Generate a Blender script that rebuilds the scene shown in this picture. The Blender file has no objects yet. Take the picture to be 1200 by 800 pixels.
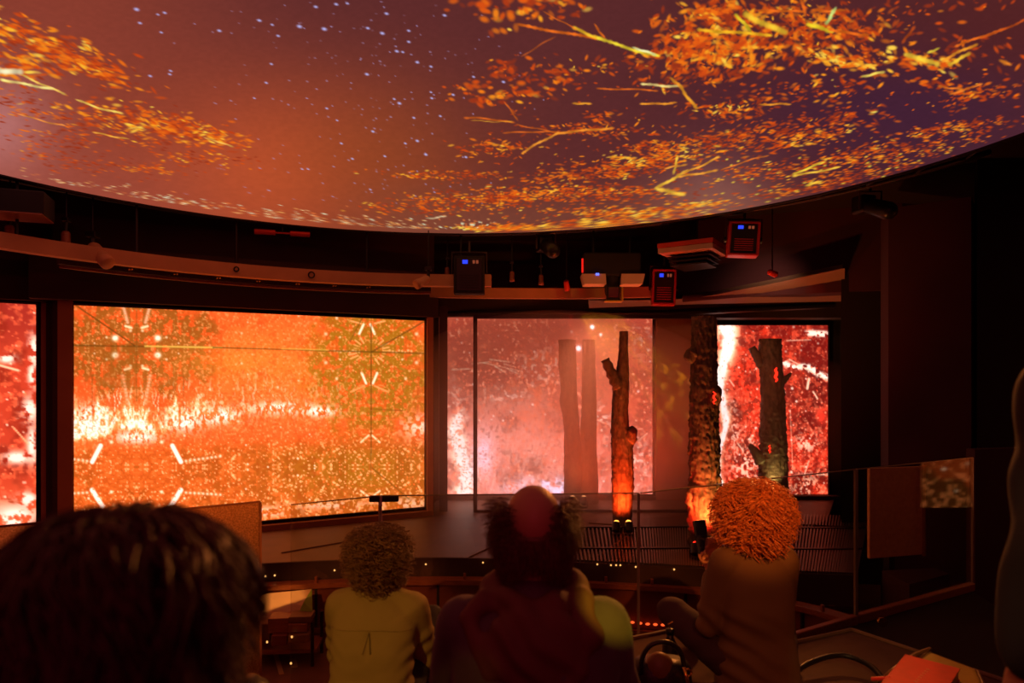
import bpy, bmesh, math, random
import numpy as np
from mathutils import Vector, Matrix
from mathutils.bvhtree import BVHTree

R = math.radians
random.seed(7)
rng = np.random.default_rng(7)
scene = bpy.context.scene
COL = scene.collection

# ------------------------------------------------------------------ camera
F = 800.0            # focal length in pixels of the 1200 x 800 frame
HOR = 450.0          # row of the horizon
CAMZ = 2.2           # eye height above the pit floor
cam_data = bpy.data.cameras.new('camera')
cam = bpy.data.objects.new('camera', cam_data)
COL.objects.link(cam)
cam.location = (0, 0, CAMZ)
cam.rotation_euler = (R(90), 0, 0)
cam_data.sensor_width = 36.0
cam_data.lens = 24.0
cam_data.shift_y = (HOR - 400.0) / 1200.0
cam_data.clip_start = 0.02
cam_data.dof.use_dof = True
cam_data.dof.focus_distance = 4.6
cam_data.dof.aperture_fstop = 2.2
scene.camera = cam

# ------------------------------------------------------------------ world, exposure
world = bpy.data.worlds.new('world')
scene.world = world
world.use_nodes = True
world.node_tree.nodes['Background'].inputs[0].default_value = (0.020, 0.004, 0.007, 1)
world.node_tree.nodes['Background'].inputs[1].default_value = 0.35
scene.view_settings.view_transform = 'Standard'
scene.view_settings.look = 'None'
scene.view_settings.exposure = 0.0
scene.view_settings.gamma = 1.0
scene.view_settings.use_curve_mapping = False
scene.cycles.volume_bounces = 1
scene.cycles.max_bounces = 8
scene.cycles.transparent_max_bounces = 16
scene.cycles.sample_clamp_indirect = 3.0
scene.cycles.use_denoising = True

SCREEN_GAIN = 1.25     # brightness of the video screens
CEIL_GAIN = 1.0       # brightness of the ceiling screen


# ------------------------------------------------------------------ helpers
def P(px, py, z):
    """point of the level z (relative to the eye) seen at a photo position"""
    y = F * z / (HOR - py)
    return Vector(((px - 600.0) / F * y, y, z + CAMZ))


def Q(px, py, y):
    """point at the distance y seen at a photo position"""
    return Vector(((px - 600.0) / F * y, y, (HOR - py) / F * y + CAMZ))


def lin(c):
    c = np.asarray(c, dtype=float)
    return np.where(c <= 0.04045, c / 12.92, ((np.maximum(c, 0) + 0.055) / 1.055) ** 2.4)


def rgb(r, g, b):
    l = lin(np.array([r, g, b]) / 255.0)
    return (float(l[0]), float(l[1]), float(l[2]), 1.0)


PERM = rng.permutation(4096)


def _h(i, j, k, seed):
    return PERM[(PERM[(PERM[(i + seed * 131) & 4095] + j) & 4095] + k) & 4095] / 4095.0


def noise3(x, y, z, seed=0):
    x, y, z = np.broadcast_arrays(np.asarray(x, float), np.asarray(y, float), np.asarray(z, float))
    i, j, k = np.floor(x).astype(int), np.floor(y).astype(int), np.floor(z).astype(int)
    u, v, w = x - i, y - j, z - k
    u, v, w = u * u * (3 - 2 * u), v * v * (3 - 2 * v), w * w * (3 - 2 * w)
    r = 0
    for a in (0, 1):
        for b in (0, 1):
            for c in (0, 1):
                r = r + _h(i + a, j + b, k + c, seed) * (u if a else 1 - u) * (v if b else 1 - v) * (w if c else 1 - w)
    return r


def noise2(x, y, seed=0):
    i, j = np.floor(x).astype(int), np.floor(y).astype(int)
    u, v = x - i, y - j
    u, v = u * u * (3 - 2 * u), v * v * (3 - 2 * v)
    return ((_h(i, j, 0, seed) * (1 - u) + _h(i + 1, j, 0, seed) * u) * (1 - v)
            + (_h(i, j + 1, 0, seed) * (1 - u) + _h(i + 1, j + 1, 0, seed) * u) * v)


def fbm(x, y, o=4, seed=0):
    s, a, t = 0, 0.5, 0
    for k in range(o):
        s = s + a * noise2(x * 2 ** k + 17.3 * k, y * 2 ** k + 9.1 * k, seed + k)
        t += a
        a *= 0.5
    return s / t


def sstep(a, b, x):
    t = np.clip((x - a) / (b - a), 0, 1)
    return t * t * (3 - 2 * t)


def dots(x, y, s, prob, r0, r1, seed):
    """one soft dot in some of the cells of a grid"""
    gx, gy = x / s, y / s
    i, j = np.floor(gx).astype(int), np.floor(gy).astype(int)
    on = _h(i, j, 1, seed) < prob
    rr = r0 + (r1 - r0) * _h(i, j, 2, seed) ** 2
    m = rr / s
    cx = m + (1 - 2 * m) * _h(i, j, 3, seed)
    cy = m + (1 - 2 * m) * _h(i, j, 4, seed)
    d = np.hypot(gx - i - cx, gy - j - cy) * s / rr
    return np.where(on, np.clip(1.25 - d, 0, 1), 0)


# ------------------------------------------------------------------ materials
def new_mat(name):
    m = bpy.data.materials.new(name)
    m.use_nodes = True
    return m, m.node_tree, m.node_tree.nodes, m.node_tree.links


def pbr(name, col, rough=0.6, metal=0.0, var=0.15, vscale=8.0, bump=0.0, bscale=60.0, spec=0.5, stretch=None, sheen=0.0):
    m, nt, N, L = new_mat(name)
    b = N['Principled BSDF']
    b.inputs['Roughness'].default_value = rough
    b.inputs['Metallic'].default_value = metal
    b.inputs['Specular IOR Level'].default_value = spec
    if sheen:
        b.inputs['Sheen Weight'].default_value = sheen
    tc = N.new('ShaderNodeTexCoord')
    mp = N.new('ShaderNodeMapping')
    L.new(tc.outputs['Object'], mp.inputs[0])
    if stretch:
        mp.inputs['Scale'].default_value = stretch
    n = N.new('ShaderNodeTexNoise')
    n.inputs['Scale'].default_value = vscale
    n.inputs['Detail'].default_value = 5
    L.new(mp.outputs[0], n.inputs['Vector'])
    r = N.new('ShaderNodeValToRGB')
    c = rgb(*col)
    r.color_ramp.elements[0].position = 0.3
    r.color_ramp.elements[1].position = 0.7
    r.color_ramp.elements[0].color = (c[0] * (1 - var), c[1] * (1 - var), c[2] * (1 - var), 1)
    r.color_ramp.elements[1].color = (min(1, c[0] * (1 + var)), min(1, c[1] * (1 + var)), min(1, c[2] * (1 + var)), 1)
    L.new(n.outputs['Fac'], r.inputs[0])
    L.new(r.outputs[0], b.inputs['Base Color'])
    if bump:
        n2 = N.new('ShaderNodeTexNoise')
        n2.inputs['Scale'].default_value = bscale
        n2.inputs['Detail'].default_value = 4
        L.new(mp.outputs[0], n2.inputs['Vector'])
        bp = N.new('ShaderNodeBump')
        bp.inputs['Strength'].default_value = bump
        bp.inputs['Distance'].default_value = 0.01
        L.new(n2.outputs['Fac'], bp.inputs['Height'])
        L.new(bp.outputs[0], b.inputs['Normal'])
    return m


def emis(name, col, strength):
    m, nt, N, L = new_mat(name)
    N.remove(N['Principled BSDF'])
    e = N.new('ShaderNodeEmission')
    e.inputs[0].default_value = rgb(*col)
    e.inputs[1].default_value = strength
    L.new(e.outputs[0], N['Material Output'].inputs[0])
    return m


def screen_mat(name, gain):
    m, nt, N, L = new_mat(name)
    N.remove(N['Principled BSDF'])
    a = N.new('ShaderNodeVertexColor')
    a.layer_name = 'picture'
    e = N.new('ShaderNodeEmission')
    L.new(a.outputs[0], e.inputs[0])
    e.inputs[1].default_value = gain
    L.new(e.outputs[0], N['Material Output'].inputs[0])
    m.cycles.emission_sampling = 'NONE'
    return m


def glass_mat(name, tint=(0.93, 0.93, 0.9), refl=1.0):
    m, nt, N, L = new_mat(name)
    N.remove(N['Principled BSDF'])
    t = N.new('ShaderNodeBsdfTransparent')
    t.inputs[0].default_value = (*tint, 1)
    g = N.new('ShaderNodeBsdfGlossy')
    g.inputs['Roughness'].default_value = 0.01
    lw = N.new('ShaderNodeLayerWeight')
    lw.inputs[0].default_value = 0.5
    pw = N.new('ShaderNodeMath')
    pw.operation = 'POWER'
    pw.inputs[1].default_value = 4.0
    L.new(lw.outputs['Facing'], pw.inputs[0])
    ml = N.new('ShaderNodeMath')
    ml.operation = 'MULTIPLY_ADD'
    ml.inputs[1].default_value = 0.6 * refl
    ml.inputs[2].default_value = 0.03 * refl
    L.new(pw.outputs[0], ml.inputs[0])
    mx = N.new('ShaderNodeMixShader')
    L.new(ml.outputs[0], mx.inputs[0])
    L.new(t.outputs[0], mx.inputs[1])
    L.new(g.outputs[0], mx.inputs[2])
    L.new(mx.outputs[0], N['Material Output'].inputs[0])
    return m


M = {
    'black': pbr('matt_black_paint', (30, 26, 28), 0.75, bump=0.05),
    'satin': pbr('satin_black_metal', (34, 30, 32), 0.38, 0.3, bump=0.02),
    'wall': pbr('dark_wall_paint', (72, 50, 46), 0.8, var=0.1, vscale=3, bump=0.06, bscale=90),
    'wallblack': pbr('black_wall_paint', (26, 20, 24), 0.9, var=0.1, vscale=2),
    'maroon': pbr('maroon_wall_paint', (62, 30, 44), 0.85, var=0.12, vscale=2, bump=0.05, bscale=140),
    'soffit': pbr('pale_soffit_board', (150, 132, 120), 0.7, var=0.08, vscale=2),
    'beam': pbr('pale_painted_beam', (205, 152, 110), 0.65, var=0.12, vscale=3),
    'reveal': pbr('brown_reveal_board', (190, 120, 76), 0.6, var=0.1, vscale=4),
    'plinth': pbr('brown_plinth_board', (150, 92, 54), 0.65, var=0.12, vscale=4, bump=0.05),
    'deck': pbr('dark_stage_deck', (84, 48, 28), 0.5, var=0.2, vscale=5, bump=0.05),
    'slat': pbr('dark_grating_steel', (84, 70, 66), 0.4, 0.4, var=0.15),
    'rail': pbr('brown_varnished_rail', (150, 88, 60), 0.35, var=0.2, vscale=9, stretch=(1, 8, 8)),
    'pitwall': pbr('pit_wall_panel', (120, 56, 44), 0.55, var=0.15, vscale=3, bump=0.04),
    'pitfloor': pbr('pit_floor_carpet', (120, 78, 60), 0.85, var=0.15, vscale=7, bump=0.1, bscale=200),
    'tier': pbr('dark_seating_carpet', (92, 62, 52), 0.85, var=0.15, vscale=12, bump=0.15, bscale=260),
    'tieredge': pbr('worn_tier_edging', (122, 92, 70), 0.5, var=0.15),
    'glass': glass_mat('clear_balustrade_glass'),
    'glassedge': pbr('polished_glass_edge', (150, 140, 110), 0.2, 0.0, var=0.1, spec=0.8),
    'bark': pbr('charred_bark', (96, 74, 58), 0.62, var=0.6, vscale=26, bump=0.5, bscale=70, stretch=(1, 1, 0.5)),
    'barkcut': pbr('sawn_wood', (130, 95, 60), 0.7, var=0.3, vscale=30),
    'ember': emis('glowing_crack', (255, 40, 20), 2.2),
    'white': pbr('white_casing', (205, 185, 165), 0.45, var=0.06),
    'darkred': pbr('red_casing_and_rim_light', (205, 56, 40), 0.4, 0.2, var=0.1),  # colour brightened to carry the red light on the stage light rims
    'lcd': emis('blue_readout', (50, 70, 255), 1.1),
    'lcdsmall': emis('blue_indicator', (90, 110, 255), 2.5),
    'button': emis('dim_amber_buttons', (150, 70, 45), 0.8),
    'redled': emis('red_indicator', (230, 30, 20), 1.2),
    'yellow': pbr('yellow_lens_ring', (200, 170, 40), 0.35, 0.2, var=0.1),
    'lens': pbr('dark_lens_glass', (90, 40, 30), 0.08, var=0.1, spec=0.9),
    'bulb': emis('warm_bulb', (255, 150, 60), 5.0),
    'bulbdim': emis('amber_bulb', (255, 150, 90), 1.6),
    'dot': emis('tiny_warm_led', (255, 180, 100), 1.6),
    'reddot': emis('small_orange_led', (255, 90, 40), 1.6),
    'sign': emis('lit_sign', (235, 140, 80), 0.9),
    'skin': pbr('skin', (205, 148, 118), 0.5, var=0.06, vscale=12, bump=0.03, bscale=150),
    'eye': pbr('eye_white', (230, 225, 220), 0.15, var=0.02),
    'iris': pbr('dark_iris', (50, 38, 30), 0.1, var=0.05),
    'shirt': pbr('olive_grey_shirt', (150, 134, 84), 0.85, var=0.06, vscale=5, bump=0.12, bscale=420),
    'pleatshade': pbr('shirt_pleat_shade', (100, 88, 50), 0.8),
    'hoodie': pbr('plum_grey_jacket', (92, 72, 84), 0.8, var=0.1, vscale=6, bump=0.12, bscale=350, sheen=0.1),
    'hood': pbr('brown_plum_hood', (112, 66, 60), 0.75, var=0.12, vscale=6, bump=0.12, bscale=350),
    'jacket': pbr('dark_olive_jacket', (112, 86, 58), 0.82, var=0.08, vscale=5, bump=0.12, bscale=380),
    'coat': pbr('dark_navy_coat', (30, 26, 38), 0.85, var=0.12, vscale=5, bump=0.12, bscale=200),
    'trousers': pbr('plum_trousers', (64, 40, 52), 0.85, var=0.1, vscale=8, bump=0.1, bscale=300),
    'dark_trousers': pbr('dark_trousers', (44, 40, 46), 0.85, var=0.1, vscale=8, bump=0.1, bscale=300),
    'shoe': pbr('dark_shoe_leather', (40, 32, 30), 0.45, var=0.1),
    'hair_brown': pbr('brown_hair', (128, 92, 52), 0.42, var=0.35, vscale=60, spec=0.6),
    'hair_ginger': pbr('ginger_hair', (214, 128, 62), 0.40, var=0.3, vscale=60, spec=0.6),
    'hair_man': pbr('greying_brown_hair', (110, 66, 46), 0.45, var=0.35, vscale=60, spec=0.5),
    'hair_dark': pbr('dark_brown_hair', (72, 40, 38), 0.45, var=0.4, vscale=40, spec=0.5),
    'phone': pbr('dark_blue_phone', (40, 44, 66), 0.2, var=0.05),
    'olive': pbr('olive_canvas', (196, 168, 72), 0.8, var=0.12, vscale=9, bump=0.2, bscale=240),
    'tan': pbr('tan_leather', (128, 88, 50), 0.5, var=0.15, vscale=10, bump=0.1),
    'leather': pbr('black_leather', (34, 28, 28), 0.4, var=0.15, vscale=10, bump=0.15, bscale=80),
    'gold': pbr('brass_buckle', (230, 180, 90), 0.25, 1.0, var=0.05),
    'redbook': pbr('red_cloth_cover', (236, 48, 30), 0.6, var=0.06, vscale=30, bump=0.12, bscale=300),
    'redprint': pbr('pale_red_print', (255, 150, 120), 0.5, var=0.05),
    'page': pbr('yellowed_page_edge', (240, 190, 90), 0.7, var=0.1, vscale=60, stretch=(1, 1, 20)),
    'brownboard': pbr('rust_brown_board', (236, 190, 130), 0.75, var=0.1, vscale=30, bump=0.06),
    'panelgreen': pbr('green_panel', (150, 190, 50), 0.6, var=0.08),
    'consolewhite': pbr('white_console_panel', (235, 205, 165), 0.6, var=0.05),
    'tape': pbr('pale_floor_tape', (190, 150, 110), 0.7, var=0.05),
    'paper': pbr('pale_paper', (190, 180, 170), 0.6, var=0.04),
}


def frosted_mat():
    m, nt, N, L = new_mat('speckled_frosted_acrylic')
    N.remove(N['Principled BSDF'])
    tc = N.new('ShaderNodeTexCoord')
    n = N.new('ShaderNodeTexNoise')
    n.inputs['Scale'].default_value = 160
    n.inputs['Detail'].default_value = 3
    L.new(tc.outputs['Object'], n.inputs['Vector'])
    r = N.new('ShaderNodeValToRGB')
    r.color_ramp.elements[0].position = 0.35
    r.color_ramp.elements[1].position = 0.7
    r.color_ramp.elements[0].color = rgb(190, 160, 118)
    r.color_ramp.elements[1].color = rgb(250, 225, 180)
    L.new(n.outputs['Fac'], r.inputs[0])
    d = N.new('ShaderNodeBsdfDiffuse')
    t = N.new('ShaderNodeBsdfTranslucent')
    L.new(r.outputs[0], d.inputs[0])
    L.new(r.outputs[0], t.inputs[0])
    mx = N.new('ShaderNodeMixShader')
    mx.inputs[0].default_value = 0.6
    L.new(d.outputs[0], mx.inputs[1])
    L.new(t.outputs[0], mx.inputs[2])
    rf = N.new('ShaderNodeBsdfRefraction')
    rf.inputs['Roughness'].default_value = 0.6
    rf.inputs['IOR'].default_value = 1.25
    L.new(r.outputs[0], rf.inputs[0])
    m2 = N.new('ShaderNodeMixShader')
    m2.inputs[0].default_value = 0.85
    L.new(mx.outputs[0], m2.inputs[1])
    L.new(rf.outputs[0], m2.inputs[2])
    L.new(m2.outputs[0], N['Material Output'].inputs[0])
    return m


M['frosted'] = frosted_mat()


# ------------------------------------------------------------------ objects and names
def tag(o, label=None, cat=None, group=None, kind=None):
    if label:
        o['label'] = label
    if cat:
        o['category'] = cat
    if group:
        o['group'] = group
    if kind:
        o['kind'] = kind
    return o


def thing(name, label, cat, loc=(0, 0, 0), group=None):
    o = bpy.data.objects.new(name, None)
    o.empty_display_size = 0.1
    o.location = loc
    COL.objects.link(o)
    return tag(o, label, cat, group)


def base_loc(o):
    v = Vector((0, 0, 0))
    while o is not None:
        v = v + o.location
        o = o.parent
    return v


class MB:
    def __init__(self):
        self.v, self.f = [], []

    def add(self, vs, fs):
        n = len(self.v)
        self.v += [tuple(p) for p in vs]
        self.f += [tuple(i + n for i in q) for q in fs]
        return self

    def box(self, c, s, rz=0.0, bev=0.0, rx=0.0, ry=0.0):
        bm = bmesh.new()
        bmesh.ops.create_cube(bm, size=1.0)
        for p in bm.verts:
            p.co = Vector((p.co.x * s[0], p.co.y * s[1], p.co.z * s[2]))
        if bev:
            bmesh.ops.bevel(bm, geom=bm.edges[:], offset=min(bev, min(s) * 0.45), segments=2, affect='EDGES', profile=0.5)
        mt = Matrix.Translation(Vector(c)) @ Matrix.Rotation(rz, 4, 'Z') @ Matrix.Rotation(ry, 4, 'Y') @ Matrix.Rotation(rx, 4, 'X')
        bm.verts.ensure_lookup_table()
        self.add([mt @ p.co for p in bm.verts], [[p.index for p in f.verts] for f in bm.faces])
        bm.free()
        return self

    def prism(self, pts, z0, z1):
        n = len(pts)
        vs = [(p[0], p[1], z0) for p in pts] + [(p[0], p[1], z1) for p in pts]
        fs = [tuple(range(n - 1, -1, -1)), tuple(range(n, 2 * n))]
        fs += [(i, (i + 1) % n, n + (i + 1) % n, n + i) for i in range(n)]
        return self.add(vs, fs)

    def tube(self, pts, r, sides=8, cap=True):
        pts = [Vector(p) for p in pts]
        rs = r if isinstance(r, (list, tuple)) else [r] * len(pts)
        vs, fs = [], []
        up = None
        for i, p in enumerate(pts):
            d = (pts[min(i + 1, len(pts) - 1)] - pts[max(i - 1, 0)]).normalized()
            if up is None:
                up = Vector((0, 0, 1)) if abs(d.z) < 0.9 else Vector((1, 0, 0))
            a = d.cross(up).normalized()
            b = a.cross(d).normalized()
            up = b
            for k in range(sides):
                t = 2 * math.pi * k / sides
                vs.append(p + a * math.cos(t) * rs[i] + b * math.sin(t) * rs[i])
        for i in range(len(pts) - 1):
            for k in range(sides):
                k2 = (k + 1) % sides
                fs.append((i * sides + k, i * sides + k2, (i + 1) * sides + k2, (i + 1) * sides + k))
        if cap:
            fs.append(tuple(range(sides - 1, -1, -1)))
            fs.append(tuple((len(pts) - 1) * sides + k for k in range(sides)))
        return self.add(vs, fs)

    def lathe(self, prof, c=(0, 0, 0), sides=20, rot=None):
        vs, fs = [], []
        c = Vector(c)
        for (r, z) in prof:
            for k in range(sides):
                t = 2 * math.pi * k / sides
                p = Vector((r * math.cos(t), r * math.sin(t), z))
                if rot is not None:
                    p = rot @ p
                vs.append(c + p)
        for i in range(len(prof) - 1):
            for k in range(sides):
                k2 = (k + 1) % sides
                fs.append((i * sides + k, i * sides + k2, (i + 1) * sides + k2, (i + 1) * sides + k))
        fs.append(tuple(range(sides - 1, -1, -1)))
        fs.append(tuple((len(prof) - 1) * sides + k for k in range(sides)))
        return self.add(vs, fs)

    def ell(self, c, r, seg=20, rings=12, rz=0.0, rx=0.0):
        c = Vector(c)
        mt = Matrix.Rotation(rz, 3, 'Z') @ Matrix.Rotation(rx, 3, 'X')
        vs, fs = [], []
        for i in range(rings + 1):
            a = math.pi * i / rings
            s = max(math.sin(a), 1e-3)
            for k in range(seg):
                t = 2 * math.pi * k / seg
                vs.append(c + mt @ Vector((r[0] * s * math.cos(t), r[1] * s * math.sin(t), -r[2] * math.cos(a))))
        for i in range(rings):
            for k in range(seg):
                k2 = (k + 1) % seg
                fs.append((i * seg + k, i * seg + k2, (i + 1) * seg + k2, (i + 1) * seg + k))
        fs.append(tuple(range(seg - 1, -1, -1)))
        fs.append(tuple(rings * seg + k for k in range(seg)))
        return self.add(vs, fs)

    def cone(self, p0, r0, p1, r1, sides=14):
        """tapered limb with round ends"""
        p0, p1 = Vector(p0), Vector(p1)
        d = (p1 - p0).normalized()
        pts, rs = [], []
        for a in (-80, -55, -28):
            pts.append(p0 + d * r0 * math.sin(R(a)))
            rs.append(r0 * math.cos(R(a)))
        for t in (0, 0.5, 1):
            pts.append(p0.lerp(p1, t))
            rs.append(r0 + (r1 - r0) * t)
        for a in (28, 55, 80):
            pts.append(p1 + d * r1 * math.sin(R(a)))
            rs.append(r1 * math.cos(R(a)))
        return self.tube(pts, rs, sides)

    def loft(self, rings, sides=32):
        """rings: (centre, half width, half depth) stacked upward; closed"""
        vs, fs = [], []
        for (c, a, b) in rings:
            for k in range(sides):
                t = 2 * math.pi * k / sides
                ct, st = math.cos(t), math.sin(t)
                e = 0.85
                vs.append((c[0] + a * math.copysign(abs(ct) ** e, ct), c[1] + b * math.copysign(abs(st) ** e, st), c[2]))
        for i in range(len(rings) - 1):
            for k in range(sides):
                k2 = (k + 1) % sides
                fs.append((i * sides + k, i * sides + k2, (i + 1) * sides + k2, (i + 1) * sides + k))
        fs.append(tuple(range(sides - 1, -1, -1)))
        fs.append(tuple((len(rings) - 1) * sides + k for k in range(sides)))
        return self.add(vs, fs)

    def mesh(self, name, off=Vector((0, 0, 0))):
        me = bpy.data.meshes.new(name)
        me.from_pydata([(p[0] - off[0], p[1] - off[1], p[2] - off[2]) for p in self.v], [], self.f)
        me.validate()
        return me

    def build(self, name, mat, parent=None, smooth=False, world=True):
        off = base_loc(parent) if (parent is not None and world) else Vector((0, 0, 0))
        me = self.mesh(name, off)
        return link_mesh(name, me, mat, parent, smooth)


def link_mesh(name, me, mat, parent=None, smooth=False):
    if mat is not None:
        me.materials.clear()
        me.materials.append(mat)
    if smooth:
        me.polygons.foreach_set('use_smooth', [True] * len(me.polygons))
    o = bpy.data.objects.new(name, me)
    COL.objects.link(o)
    if parent is not None:
        o.parent = parent
    return o


def struct(name, mb, mat, parent=None, smooth=False):
    o = mb.build(name, mat, parent, smooth)
    if parent is None:
        o['kind'] = 'structure'
    return o


def children(o):
    return [c for c in bpy.data.objects if c.parent == o]


def copy_tree(o, parent=None):
    c = o.copy()
    COL.objects.link(c)
    if parent is not None:
        c.parent = parent
    for ch in children(o):
        copy_tree(ch, c)
    return c


def spot(name, loc, target, col, watt, angle, blend=0.4, size=0.03, parent=None):
    d = bpy.data.lights.new(name, 'SPOT')
    d.color = rgb(*col)[:3]
    d.energy = watt
    d.spot_size = R(angle)
    d.spot_blend = blend
    d.shadow_soft_size = size
    o = bpy.data.objects.new(name, d)
    COL.objects.link(o)
    loc, target = Vector(loc), Vector(target)
    o.rotation_euler = (target - loc).to_track_quat('-Z', 'Y').to_euler()
    o.location = loc - (base_loc(parent) if parent is not None else Vector((0, 0, 0)))
    if parent is not None:
        o.parent = parent
    return o


def spline(pts, n):
    """points along a smooth curve through pts"""
    pts = [Vector(p) for p in pts]
    out = []
    for s in range(n):
        t = s / (n - 1) * (len(pts) - 1)
        i = min(int(t), len(pts) - 2)
        u = t - i
        p0, p1, p2, p3 = pts[max(i - 1, 0)], pts[i], pts[i + 1], pts[min(i + 2, len(pts) - 1)]
        out.append(0.5 * ((2 * p1) + (p2 - p0) * u + (2 * p0 - 5 * p1 + 4 * p2 - p3) * u * u + (3 * p1 - p0 - 3 * p2 + p3) * u ** 3))
    return out


def ribbon(mb, pts, depth, z0, z1):
    """a curved bar: follows pts in plan, depth towards the back, from z0 to z1"""
    n = len(pts)
    vs, fs = [], []
    for i, p in enumerate(pts):
        d = (pts[min(i + 1, n - 1)] - pts[max(i - 1, 0)])
        d.z = 0
        d.normalize()
        nrm = Vector((-d.y, d.x, 0))
        q = p + nrm * depth
        vs += [(p.x, p.y, z0), (q.x, q.y, z0), (q.x, q.y, z1), (p.x, p.y, z1)]
    for i in range(n - 1):
        for k in range(4):
            k2 = (k + 1) % 4
            fs.append((i * 4 + k, (i + 1) * 4 + k, (i + 1) * 4 + k2, i * 4 + k2))
    fs += [(0, 1, 2, 3), ((n - 1) * 4 + 3, (n - 1) * 4 + 2, (n - 1) * 4 + 1, (n - 1) * 4)]
    return mb.add(vs, fs)


def picture_mesh(name, pos, col, mat, parent, red=0.0):
    """a display: a grid of points, each with the colour it shows"""
    rows, cols = pos.shape[:2]
    off = base_loc(parent)
    pos = pos - np.array(off)
    me = bpy.data.meshes.new(name)
    me.vertices.add(rows * cols)
    me.vertices.foreach_set('co', pos.reshape(-1).astype(np.float32))
    idx = np.arange(rows * cols).reshape(rows, cols)
    q = np.stack([idx[:-1, :-1], idx[:-1, 1:], idx[1:, 1:], idx[1:, :-1]], -1).reshape(-1, 4)
    me.loops.add(q.size)
    me.loops.foreach_set('vertex_index', q.reshape(-1).astype(np.int32))
    me.polygons.add(len(q))
    me.polygons.foreach_set('loop_start', np.arange(0, q.size, 4, dtype=np.int32))
    me.update(calc_edges=True)
    at = me.color_attributes.new('picture', 'FLOAT_COLOR', 'POINT')
    c = np.ones((rows * cols, 4), dtype=np.float32)
    boost = 1 + 0.9 * np.clip(col.min(-1, keepdims=True) - 0.8, 0, 1)
    out = lin(np.clip(col, 0, 1)) * boost
    out[..., 0] *= 1 + red * sstep(0.75, 1.0, col[..., 0])
    c[:, :3] = out.reshape(-1, 3)
    at.data.foreach_set('color', c.reshape(-1))
    return link_mesh(name, me, mat, parent)


class Canvas:
    """colours on a grid of points with the photo position of each point"""
    def __init__(self, pos):
        self.pos = pos
        self.x = pos[..., 0] / pos[..., 1] * F + 600
        self.y = HOR - (pos[..., 2] - CAMZ) / pos[..., 1] * F
        self.c = np.zeros(pos.shape)

    def window(self, x0, x1, y0, y1):
        m = (self.x > x0) & (self.x < x1) & (self.y > y0) & (self.y < y1)
        return m

    def mix(self, fac, col):
        f = np.clip(fac, 0, 1)[..., None]
        self.c = self.c * (1 - f) + np.array(col) / 255.0 * f

    def add(self, fac, col):
        self.c = self.c + fac[..., None] * np.array(col) / 255.0

    def put(self, sl, fac, col):
        f = np.clip(fac, 0, 1)[..., None]
        self.c[sl] = self.c[sl] * (1 - f) + np.array(col) / 255.0 * f


# ================================================================== THE ROOM
Z = lambda z: z + CAMZ
STAGE, PIT, LEDTOP, LEDBOT = -1.55, -2.2, 0.75, -1.45
floor = struct('floor', MB().box((0.5, 3.4, Z(PIT) - 0.1), (16, 14, 0.2)), M['pitfloor'])
ceiling = struct('ceiling', MB().box((0.5, 3.4, Z(2.05)), (16, 14, 0.2)), M['wallblack'])
struct('wall_rear', MB().box((0.5, -3.5, Z(0)), (16, 0.2, 4.6)), M['wallblack'])
struct('wall_right', MB().box((7.6, 3.4, Z(0)), (0.2, 14, 4.6)), M['wallblack'])
struct('wall_left', MB().box((-6.9, 3.4, Z(0)), (0.2, 14, 4.6)), M['wallblack'])

# screens in plan: left end, right end
LA = (Vector((-6.3, 5.4, 0)), Vector((-4.56, 6.54, 0)))        # the narrow one at the left
LB = (Vector((-4.17, 6.5, 0)), Vector((-1.043, 8.1, 0)))       # the large one
LC = (Vector((-0.98, 9.2, 0)), Vector((1.89, 9.2, 0)))         # behind the haze
LD = (Vector((2.79, 9.3, 0)), Vector((4.30, 9.3, 0)))          # at the right
LE = (Vector((7.30, 6.56, 0)), Vector((6.27, 4.91, 0)))           # on the right wall, seen only in the glass


def wall_seg(name, a, b, z0, z1, mat, th=0.12, gap=0.05):
    a, b = Vector((a[0], a[1], 0)), Vector((b[0], b[1], 0))
    d = (b - a).normalized()
    n = Vector((-d.y, d.x, 0))
    p = [a + n * gap, b + n * gap, b + n * (gap + th), a + n * (gap + th)]
    return struct(name, MB().prism([(q.x, q.y) for q in p], Z(z0), Z(z1)), mat)


wall_seg('wall_back', (-6.8, 5.07), LA[1] + Vector((0.35, 0.23, 0)), PIT, 2.0, M['wall'])
wall_seg('wall_back', LB[0] + Vector((-0.16, -0.08, 0)), LB[1] + Vector((0.13, 0.06, 0)), PIT, 2.0, M['wall'])
wall_seg('wall_back', (-0.96, 8.2), (-1.1, 9.3), PIT, 2.0, M['wall'], gap=-0.02)
wall_seg('wall_back', (-1.2, 9.25), (2.5, 9.25), PIT, 2.0, M['wall'])
wall_seg('wall_back', (2.2, 9.36), (5.4, 9.36), PIT, 2.0, M['wall'])
wall_seg('wall_back', (1.93, 9.12), (2.74, 9.12), PIT, 1.05, M['plinth'], gap=0.0)

# pillar between the two left screens: two brown reveals and a dark slot
mb = MB()
mb.box((-4.50, 6.58, Z(-0.3)), (0.06, 0.06, 2.5), R(28))
mb.box((-4.23, 6.47, Z(-0.3)), (0.12, 0.10, 2.5), R(28))
struct('trim_1', mb, M['reveal'])
struct('trim_2', MB().box((-4.38, 6.60, Z(-0.3)), (0.2, 0.08, 2.5), R(28)), M['wall'])
# reveal at the right end of the large screen
struct('trim_3', MB().box((-0.99, 8.12, Z(-0.3)), (0.07, 0.16, 2.5), R(20)), M['reveal'])
struct('trim_3', MB().box((-0.86, 8.55, Z(-0.3)), (0.1, 0.5, 2.5), R(6)), M['wall'])

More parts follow.
